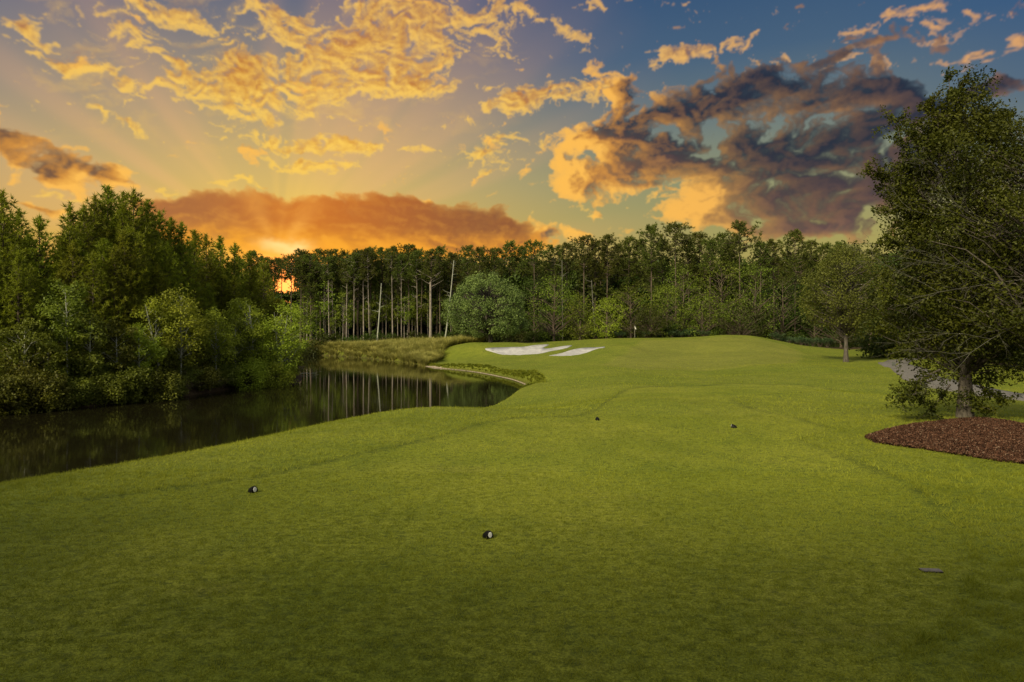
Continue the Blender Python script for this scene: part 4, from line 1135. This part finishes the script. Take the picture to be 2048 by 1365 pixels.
bank_tree(706, 432, 618, 40, 1.4, 'willow', "pale leaved tree with a single white stem above the dry sedge", z0=.22, nc=56)
bank_tree(707, 235, 640, 36, 1.0, 'shrub', "small dark leafy tree between the green and pale leaved trees", nc=40)
bank_tree(708, 508, 600, 46, 1.0, 'willow', "bright yellow green tree second from the tip of the left bank", z0=.06, nc=110, per=80, p=.45, stems=2)
bank_tree(709, 556, 612, 44, -.6, 'willow', "bright yellow green tree leaning over the tip of the left bank", z0=.05, nc=100, per=80, p=.45, lean=(.06, -.03), stems=2)
bank_tree(710, 470, 640, 36, 1.6, 'leaf', "dark leafy tree between the white stemmed tree and the bright ones", nc=50)
bank_tree(711, 575, 660, 24, .5, 'willow', "lowest bright bush-like tree at the very tip of the left bank", z0=.05, nc=50, p=.45)
bank_tree(712, 278, 650, 34, .9, 'willow', "short pale leaved tree left of the forked white trunk", nc=44, z0=.2)
bank_tree(713, 95, 690, 30, .9, 'leaf', "short green tree left of the highest slender pale stem", nc=36)
# rounded shrubs on the water's edge
for i, (px, top, hw, dY, mat, lab) in enumerate([(10,745,40,.2,'shrub',"dark shrub at the left edge of the far shore"),(58,738,46,.2,'shrub',"broad olive shrub overhanging the water near the left edge"),(112,742,42,.3,'shrub',"rounded olive shrub second on the left shore"),
    (155,752,30,.5,'shrub',"small shrub at the foot of the slender pale tree"),(222,742,40,.5,'shrub',"dark brownish shrub in the middle of the left shore"),(262,728,38,.5,'shrub',"tall shrub left of the roundest one on the left shore"),(305,738,44,.1,'shrub',"roundest dark shrub, left of the dry sedge clumps"),
    (345,752,22,.6,'shrub',"small shrub touching the dry sedge clumps"),(400,735,34,1.2,'shrub',"shrub behind the dry sedge clumps"),(452,725,34,1.2,'shrub',"shrub right behind the last dry sedge clump"),(492,718,40,.2,'willow',"bright shrub under the bright trees"),
    (538,722,42,-.6,'willow',"shrub hanging over the water below the bright leaning tree"),(572,735,22,-.4,'willow',"last shrub at the tip of the left bank"),(-40,740,44,.2,'shrub',"shrub just past the left edge")]):
    Y = shore_Y(px) + dY - .5; x = PX(px, Y); H = max(1.0, height_for(top, x, Y)); r = hw / FOC * Y
    tb, cr = broadleaf(740 + i, H, ball(.04, .98, r, p=.45), 70, 110, .15, .55, max(.32, r * .34), .04, top=.75, fork=.08, lobes=.2, inner=.3, twig=.01, flat=.8, stems=3)
    put(plant("shore_shrub", tb, cr, M['bark'], M[mat], lab, 'shrub', parts=('stems', 'crown')), x, Y, 0, 1, lab, "shrubs along the left shore", sink=.25)
# low filler bushes so the bank reads as one thicket
FB_ = [plant("thicket_bush", *broadleaf(770 + i, 2.6, ball(.03, .98, 1.3), 40, 60, .13, .55, .5, .04, top=.7, fork=.1, inner=.25, twig=.01, stems=2), M['bark'], M['shrub'], cat='bush', parts=('stems', 'crown')) for i in range(2)]
for i in range(80):
    px = -60 + (i % 44) * 15; Y = shore_Y(px) + (1.8 + rnd.uniform(-.6, 2.2) if i < 44 else rnd.uniform(-.1, .6))
    put(FB_[i % 2], PX(px, Y), Y, i * 1.9, rnd.uniform(.7, 1.35) * (1 if i < 44 else .5), "low bush in the shade under the left bank pines", "bushes under the left bank pines")
# dry sedge clumps
def sedge(seed, h, nb):
    rg = np.random.RandomState(seed); V, F, rn = grass_clump_arrays(rg, 0, 0, 0, h, .3, nb, .022, 1.1)
    return np_mesh("sedge", V, F, rn)
for i, (px, dY, s, lab) in enumerate([(375,.2,1.0,"first dry pinkish sedge clump on the left shore"),(398,.1,.9,"small dry sedge clump second on the left shore"),(420,.0,1.15,"largest dry sedge clump in the row on the left shore"),(446,.1,1.0,"dry sedge clump next to the shore shrub"),(462,.3,.8,"last small dry sedge clump before the bright trees"),
     (150,.3,.7,"dry sedge below the slender pale tree"),(172,.2,.8,"dry sedge on the bare mud at the left"),(8,-.2,1.0,"dry sedge drooping into the water at the left edge")]):
    Y = shore_Y(px) + dY; x = PX(px, Y)
    o = link("sedge_clump", sedge(800 + i, 1.15 * s, 260), M['straw']); o.location = (x, Y, gz(x, Y) - .05)
    tag(o, lab, 'sedge', "dry sedge along the left shore")
# driftwood in the water at the tip
tb = Tubes(); rg = np.random.RandomState(12)
tb.add([(0, 0, .04), (.7, .1, .16), (1.5, .0, .10), (2.3, .2, .02)], [.05, .045, .03, .012], 6)
for k in range(6):
    s = np.array([.3 + k * .3, .05, .12]); d = rg.normal(size=3) * (.5, .4, .2) + (.2, 0, .2); tb.add([s - (0, 0, .03), s + d * .5, s + d], [.02, .014, .005], 4)
dw = link("driftwood", tb.mesh("driftwood"), M['palebark']); dw.location = (PX(596, 76), 76, WATER)
tag(dw, "pale bare branch lying in the water off the tip of the left bank", 'driftwood')

# ================================================================== ornamental grass on the far bank
rg = np.random.RandomState(31)
bank_px = [(598,690),(598,709),(640,709),(700,710),(745,713),(790,720),(835,730),(852,727),(880,710),(908,697),(960,690),(965,684),(925,680),(880,681),(800,684),(700,686),(640,686)]
bank_xy = [(-45,137),(-46,134.5),(-38,132.6),(-28.2,123.2),(-20.6,110.5),(-16.6,104),(-13.6,97.6),(-11.6,93),(-10.6,104),(-9.5,112),(-5.5,117.5),(-5,121),(-9,124),(-16,127),(-22,131),(-30,136),(-38,139)]
bank_poly = smooth_poly(bank_xy, 4)
Vs, Fs, Rn = [], [], []; off = 0; cl = []
x0, y0 = bank_poly.min(0); x1, y1 = bank_poly.max(0)
while len(cl) < 760:
    p = (rg.uniform(x0, x1), rg.uniform(y0, y1))
    if any((p[0] - q[0]) ** 2 + (p[1] - q[1]) ** 2 < .55 for q in cl[-400:]): continue
    if sdf(bank_poly, np.array([p[0]]), np.array([p[1]]))[0] < 0 and sdf(pond_poly, np.array([p[0]]), np.array([p[1]]))[0] > -.15: cl.append(p)
cz = ground_h(np.array([c[0] for c in cl]), np.array([c[1] for c in cl]))
for (cx_, cy_), z in zip(cl, cz):
    V, F, r_ = grass_clump_arrays(rg, cx_, cy_, max(z, WATER + .05) - .05, rg.uniform(1.0, 2.0), .9, 190, .035, .95)
    Vs.append(V); Fs.append(F + off); Rn.append(np.clip(r_ * .6 + rg.rand() * .4, 0, 1)); off += len(V)
o = link("ornamental_grass", np_mesh("ornamental_grass", np.vstack(Vs), np.vstack(Fs), np.concatenate(Rn)), M['reed'])
tag(o, "tall yellow green ornamental grass covering the far pond bank", 'grass', kind='stuff')

# ================================================================== the big near oak and its neighbour
Yb = 19.2; xb = PX(1930, Yb); Hb = height_for(150, xb, Yb)
prof = [(.10, .6), (.14, 1.2), (.2, 1.6), (.28, 1.95), (.38, 2.15), (.5, 2.05), (.62, 1.95), (.73, 2.1), (.80, 1.35), (.86, .95), (.92, .6), (.98, .25)]
tb, cr = broadleaf(901, Hb, prof, 370, 200, .090, .5, .50, .165, wob=.012, top=.93, fork=.14, lobes=.34, inner=.25, twig=.011, flat=.8, vary=.4)
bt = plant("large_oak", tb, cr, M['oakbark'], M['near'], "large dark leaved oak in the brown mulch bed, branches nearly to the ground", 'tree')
put(bt, xb, Yb, 0, 1, sink=0.02)
# loose sprays of leaves on long shoots that break the outline
def spray(seed, start, end, nl, parent, name="leafy_branch"):
    rg = np.random.RandomState(seed); tb = Tubes(); a = np.array(start, float); b = np.array(end, float)
    L = np.linalg.norm(b - a); m = (a + b) / 2 + rg.normal(size=3) * .08 * L + (0, 0, .08 * L)
    line = np.array([a, (a + m) / 2, m, (m + b) / 2 + rg.normal(size=3) * .04, b])
    tb.add(line, [.030, .024, .018, .012, .005], 5); C = []
    for k in range(int(9 + L * 5)):
        t = rg.uniform(.3, 1.0); p = np.array([np.interp(t * 4, range(5), line[:, i]) for i in range(3)])
        e = p + rg.normal(size=3) * .26 * (1.25 - .5 * t) + (b - a) / L * .12
        tb.add([p, (p + e) / 2 + rg.normal(size=3) * .02, e], [.008, .006, .003], 3)
        q = rg.rand(nl)[:, None]; C.append(p + (e - p) * q * 1.1 + rg.normal(size=(nl, 3)) * .055)
    V, F, r_ = rhombi(rg, np.vstack(C), .088, .48, .2)
    br = link(name, tb.mesh(name), M['oakbark'], parent)
    link("leaves", np_mesh("leaves", V, F, r_), M['near'], br)
def loc(px, py, dy=0.0):        # a point of the tree, relative to its foot
    Y = Yb + dy; return (PX(px, Y) - xb, dy, CAM_H - (py - HORIZON) / FOC * Y - bt.location.z)
for i, (s, e) in enumerate([((1850,420,0),(1738,338,-.3)),((1850,400,0),(1790,235,-.2)),((1860,430,.1),(1762,430,-.5)),((1870,380,0),(1820,250,.3)),((1890,300,0),(1898,150,0)),((1900,280,0),(1925,165,.2)),((1880,330,0),(1850,205,-.2)),
    ((1930,300,0),(1975,215,.1)),((1850,520,0),(1752,490,-.6)),((1840,480,0),(1768,395,.2)),((1850,640,-.3),(1765,590,-.9)),((1850,700,-.3),(1795,705,-1.0)),((1870,760,-.2),(1800,802,-.8)),((1900,770,0),(1862,826,-.5)),((1960,770,0),(2005,800,-.5)),((1945,780,0),(1958,822,-.6)),((1880,740,-.3),(1830,790,-1.1)),
    ((1850,680,0),(1760,660,-.5)),((1900,330,0),(1868,232,0)),((1980,330,0),(2010,225,.3))]):
    spray(950 + i, loc(*s), loc(*e), 60, bt)
# neighbour past the right edge: darker tree with grey bare branches reaching in
Yn = 17.5; xn = PX(2115, Yn); Hn = height_for(170, xn, Yn)
prof = [(.25, .9), (.30, 1.9), (.36, 2.7), (.5, 2.9), (.65, 2.7), (.8, 2.1), (.9, 1.2), (.98, .4)]
tb, cr = broadleaf(911, Hn, prof, 330, 130, .082, .5, .45, .2, wob=.012, top=.93, fork=.2, lobes=.2, inner=.25, twig=.012)
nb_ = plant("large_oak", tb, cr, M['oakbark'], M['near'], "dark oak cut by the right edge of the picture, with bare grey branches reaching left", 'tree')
put(nb_, xn, Yn, 0, 1, sink=.03)
for i, (s, e) in enumerate([((2120,560,0),(1850,560,-1.2)),((2110,620,0),(1880,650,-1.4)),((2120,500,0),(1900,440,-1.0)),((2110,590,0),(1930,505,-1.4))]):
    rg = np.random.RandomState(970 + i); tb = Tubes()
    def lc(px, py, dy): Y = Yn + dy; return np.array((PX(px, Y) - xn, dy, CAM_H - (py - HORIZON) / FOC * Y - nb_.location.z))
    a, b = lc(*s), lc(*e)
    def fork_(p, d, L, r, depth):
        n_ = 5; pts = [p]
        for k in range(n_):
            d = d + rg.normal(size=3) * .10; d /= np.linalg.norm(d); pts.append(pts[-1] + d * L / n_)
        tb.add(pts, np.linspace(r, r * .35, n_ + 1), 4)
        if depth > 0:
            for k in range(5):
                j = rg.randint(1, n_ + 1); dd = d + rg.normal(size=3) * .45; dd /= np.linalg.norm(dd)
                fork_(pts[j] - dd * r * .2, dd, L * rg.uniform(.3, .5), max(r * .5, .002), depth - 1)
    d = (b - a); L = np.linalg.norm(d); fork_(a, d / L, L, .010, 3)
    link("bare_branch", tb.mesh("bare_branch"), M['deadwood'], nb_)

# trees added out of view behind and beside the viewer to shade the near lawn
for i, (x, y, s_, rot) in enumerate([(-18, -7, 1.3, 0), (-12.5, -10, 1.3, 2), (-22, -2, 1.3, 4), (12, 0.0, .95, 1), (13, -7, 1.2, 3), (-7, -10, 1.3, 5), (-1, -11, 1.3, 6), (5, -10, 1.3, 7)]):
    put(RT[i % 2], x, y, rot, s_, ["unseen tree added to shade the tee from the left of the viewer", "unseen tree added to shade the tee from the right of the viewer", "unseen tree added behind the viewer to shade the tee"][0 if i < 3 else (1 if i < 5 else 2)], "unseen trees added to shade the tee")

# ================================================================== small objects on the course
black = simple_mat("black_tee_plastic", (0.004, 0.004, 0.005), 0.5, 30, .3, .12, .1)
white = simple_mat("white_marker_paint", (0.85, 0.85, 0.88), 0.5, 20, .05, .3, .05)
def tee_marker():
    """arched body with a sloping tail and an oval plate on its front face"""
    bm_v = []; prof = []
    for k in range(13):
        a = math.pi * k / 12; prof.append((math.cos(a) * .058, max(0, math.sin(a)) ** .85 * .100))
    secs = [(-.085, .50, .42), (-.065, .80, .62), (-.02, .97, .88), (.03, 1.0, 1.0), (.045, .97, .98), (.052, .86, .90)]
    V = []; F = []
    for (t, sx_, sz_) in secs:
        for (a, b) in prof: V.append((t, a * sx_, b * sz_ - .004))
    n = len(prof)
    for i in range(len(secs) - 1):
        for j in range(n - 1): F.append((i * n + j, i * n + j + 1, (i + 1) * n + j + 1, (i + 1) * n + j))
        F.append((i * n + n - 1, i * n, (i + 1) * n, (i + 1) * n + n - 1))
    F.append(tuple(range(n))[::-1]); F.append(tuple((len(secs) - 1) * n + j for j in range(n)))
    me = bpy.data.meshes.new("body"); me.from_pydata(V, [], F); me.update()
    root = bpy.data.objects.new("tee_marker", None); COL.objects.link(root)
    link("body", me, black, root)
    V = [(.060, 0, .048)]; F = []
    for k in range(20):
        a = 2 * math.pi * k / 20; V.append((.059, math.cos(a) * .026, .048 + math.sin(a) * .036))
    for k in range(20): V.append((.050, V[k + 1][1], V[k + 1][2]))
    for k in range(20):
        j = (k + 1) % 20; F.append((0, k + 1, j + 1)); F.append((k + 1, k + 21, j + 21, j + 1))
    me = bpy.data.meshes.new("oval_plate"); me.from_pydata(V, [], F); me.update()
    link("oval_plate", me, white, root)
    root['_unused'] = 1; root['category'] = 'tee marker'
    return root
tmk = tee_marker(); used = []
for (px, py, rot, s, lab) in [(976,1076,-58,1.0,"nearest black tee marker with a white oval, on the close lawn in front"),(506,985,-40,1.1,"black tee marker with a white oval near the rough at the left"),
                          (1195,841,100,1.0,"distant black tee marker at the left of the far pair"),(1467,856,150,1.0,"distant black tee marker at the right of the far pair, towards the mulch bed")]:
    x, y = hit(px, py)[0]
    used.append(put(tmk, x, y, R(rot), 0.95 * s, lab, "tee markers", sink=-.002))
# recessed yardage plate
x, y = hit(1862, 1143)[0]; g = gz(x, y)
root = bpy.data.objects.new("yardage_plate", None); COL.objects.link(root); root.location = (x, y, g + .012); root.rotation_euler = (0, 0, R(-6))
stone = simple_mat("grey_stone_plate", (0.15, 0.135, 0.145), .8, 30, .35, .2, .4, (1, 6, 1), .004)
darkm = simple_mat("dark_soil_rim", (0.012, 0.010, 0.006), .9, 30, .4, .1, .3)
def boxm(name, sx_, sy_, z0, z1, bev=.004):
    import bmesh
    bm = bmesh.new(); bmesh.ops.create_cube(bm, size=1)
    for v in bm.verts: v.co = Vector((v.co.x * sx_, v.co.y * sy_, z0 + (v.co.z + .5) * (z1 - z0)))
    bmesh.ops.bevel(bm, geom=bm.edges[:], offset=bev, segments=2, affect='EDGES')
    me = bpy.data.meshes.new(name); bm.to_mesh(me); bm.free(); return me
link("plate", boxm("plate", .20, .085, -.03, .006), stone, root)
link("soil_rim", boxm("soil_rim", .225, .115, -.05, -.004, .01), darkm, root)
tag(root, "small grey stone plate sunk in the turf at the lower right", 'yardage plate')
# flag
x, y = PX(1269.5, 119.0), 119.0; g = gz(x, y)
root = bpy.data.objects.new("golf_flag", None); COL.objects.link(root); root.location = (x, y, g)
tb = Tubes(); tb.add([(0, 0, -.1), (0, 0, 1.2), (0, 0, 2.15)], [.016, .016, .014], 8)
polem = simple_mat("flagstick_paint", (0.55, 0.53, 0.45), .5, 5, .05)
link("flagstick", tb.mesh("flagstick"), polem, root)
n_u, n_v = 9, 8; V = []
for j in range(n_v):          # limp cloth hanging in folds
    for i in range(n_u):
        u = i / (n_u - 1); v = j / (n_v - 1)
        V.append((.02 + u * .20 * (.45 + .55 * math.sin(v * 2.4)), .05 * math.sin(u * 9 + v * 2) * (0.3 + v), 2.12 - v * .42 - u * .30 * (1 - .25 * v)))
cl_ = np_mesh("cloth", np.array(V), grid_faces(n_u, n_v), smooth=True)
co = link("cloth", cl_, simple_mat("white_flag_cloth", (0.82, 0.82, 0.80), .8, 5, .03), root)
sm = co.modifiers.new("thick", 'SOLIDIFY'); sm.thickness = .006
V = [];
tag(root, "white golf flag hanging limp on its thin pole at the back of the green", 'golf flag')
# low post beside the path
x, y = PX(1787, 62), 62
o = link("path_post", boxm("path_post", .22, .16, -.1, .42, .02), simple_mat("grey_green_paint", (0.10, 0.11, 0.10), .7, 6, .2)); o.location = (x, y, gz(x, y))
tag(o, "short grey post at the edge of the cart path beside the big oak", 'post')

# ================================================================== grass blades over the turf
def blades(name, seed):
    rg = np.random.RandomState(seed); P_ = []; Wd = []; Hh = []
    def band(y0, y1, n, w, h, tuftiness=.0):
        y = np.sqrt(rg.uniform(y0 ** 2, y1 ** 2, n)); x = rg.uniform(-.80, .80, n) * y
        P_.append(np.stack([x, y], 1)); Wd.append(np.full(n, w)); Hh.append(np.full(n, h))
    band(4.0, 7.5, 170000, .0055, .026); band(7.5, 12, 190000, .0075, .028); band(12, 20, 150000, .011, .030)
    band(20, 34, 120000, .018, .030); band(34, 60, 80000, .030, .036); band(56, 115, 70000, .05, .036)
    P_ = np.vstack(P_); Wd = np.concatenate(Wd); Hh = np.concatenate(Hh)
    dp = sdf(pond_poly, P_[:, 0], P_[:, 1]); dt = sdf(tee_poly, P_[:, 0], P_[:, 1]); dm = sdf(mulch_poly, P_[:, 0], P_[:, 1]); dc = sdf(ribbon(pl, 2.6), P_[:, 0], P_[:, 1])
    x_lim = np.interp(P_[:, 1], [0,20,36,50,70], [60,50,33,37,48])
    k = (dp > .25) & (dm > -.02) & (dc > .0) & (P_[:, 0] < x_lim) & (P_[:, 0] > np.interp(P_[:, 1], [0,30,40,60], [-60,-40,-28,-19]))
    P_, Wd, Hh, dt, dp = P_[k], Wd[k], Hh[k], dt[k], dp[k]
    rough = sst(dt, -.03, .05); lump = fbm(P_[:, 0] * 2.6, P_[:, 1] * 2.6, 3, .6, 901)
    Hh = Hh * (1 + rough * (.3 + .8 * np.clip(lump, 0, 1)) + 1.5 * np.exp(-((dt - .03) / .05) ** 2)) * rg.uniform(.5, 1.3, len(P_))
    tuf = fbm(P_[:, 0] * 7, P_[:, 1] * 9, 3, .6, 903); lum_ = fbm(P_[:, 0] * 3.2, P_[:, 1] * 4.5, 3, .6, 907); Hh = Hh * np.clip(.85 + tuf * 1.4 + rough * lum_ * 1.6, .15, 2.2)
    keep = rg.rand(len(P_)) < np.clip(.75 + tuf * 1.6 + rough * lum_ * 1.2 - .7 * np.exp(-((dt + .02) / (.022 + .0016 * P_[:, 1])) ** 2), .04, 1); P_, Wd, Hh, dt, dp, rough = P_[keep], Wd[keep], Hh[keep], dt[keep], dp[keep], rough[keep]
    z = ground_h(P_[:, 0], P_[:, 1])
    C = np.stack([P_[:, 0], P_[:, 1], z - .002], 1); n = len(C)
    a = rg.uniform(0, 6.28, n); s = np.stack([np.cos(a), np.sin(a), np.zeros(n)], 1) * Wd[:, None] / 2
    l = rg.normal(size=(n, 2)) * .7; tip = C + np.stack([l[:, 0] * Hh, l[:, 1] * Hh, Hh], 1)
    V = np.stack([C - s, C + s, tip], 1).reshape(-1, 3)
    patch_ = np.clip(.5 + fbm(C[:, 0] * 1.1, C[:, 1] * 1.1, 4, .6, 905) * .8, 0, 1)
    return np_mesh(name, V, np.arange(3 * n).reshape(n, 3), np.repeat(np.clip(rg.rand(n) * .6 + patch_ * .4, 0, 1), 3))
bmat = leaf_mat("turf_blades", (0.130, 0.165, 0.008), (0.430, 0.450, 0.050), .45, .0, .25, .6, .2)
o = link("turf_grass", blades("turf_grass", 5), bmat)
tag(o, "short green turf blades over the tee and fairway", 'grass', kind='stuff')
# loose bark chips on the mulch bed
rg = np.random.RandomState(88); x0, y0 = mulch_poly.min(0); x1, y1 = mulch_poly.max(0)
Q = rg.uniform((x0, y0), (x1, y1), (95000, 2)); dq = -sdf(mulch_poly, Q[:, 0], Q[:, 1]); Q = Q[dq > -.06 - .05 * rg.rand(len(Q))]; dq = -sdf(mulch_poly, Q[:, 0], Q[:, 1])
z = ground_h(Q[:, 0], Q[:, 1]) + .045 + .06 * sst(dq, 0, 1.2) + rg.uniform(0, .03, len(Q))
V, F, r_ = rhombi(rg, np.c_[Q, z], .056, .35, .25)
cm, n, out = mat_new("bark_chips"); at = n.new('ShaderNodeAttribute'); at.attribute_name = 'rnd'
principled(n, out, n.ramp(at.outputs['Fac'], [(0, (0.018, 0.009, 0.006)), (.6, (0.085, 0.038, 0.023)), (.93, (0.140, 0.072, 0.045)), (1, (0.25, 0.18, 0.13))]), .9, .15)
tag(link("bark_chips", np_mesh("bark_chips", V, F, r_), cm), "loose red brown bark chips over the mulch bed", 'bark chips', kind='stuff')
# longer fringe hanging over the far bank lip
rg = np.random.RandomState(77); Vs, Fs, Rn = [], [], []; off = 0
fr = smooth_poly(pond_pts, 14)[9 * 14:15 * 14 + 10]
t = np.gradient(fr, axis=0); t /= np.linalg.norm(t, axis=1)[:, None]; nr = np.stack([t[:, 1], -t[:, 0]], 1)
for q in range(len(fr)):
    for k in range(9):
        w = rg.uniform(.22, 1.0); p = fr[q] + nr[q] * w + t[q] * rg.uniform(-.4, .4)
        V, F, r_ = grass_clump_arrays(rg, p[0], p[1], gz(p[0], p[1]) - .02, rg.uniform(.14, .30), .3, 34, .03, 1.1)
        Vs.append(V); Fs.append(F + off); Rn.append(r_ * .5); off += len(V)
o = link("bank_fringe_grass", np_mesh("bank_fringe_grass", np.vstack(Vs), np.vstack(Fs), np.concatenate(Rn)), bmat)
tag(o, "unmown darker grass fringe hanging over the curved pond edge", 'grass', kind='stuff')

for o in bpy.data.objects:
    if '_unused' in o: del o['_unused']
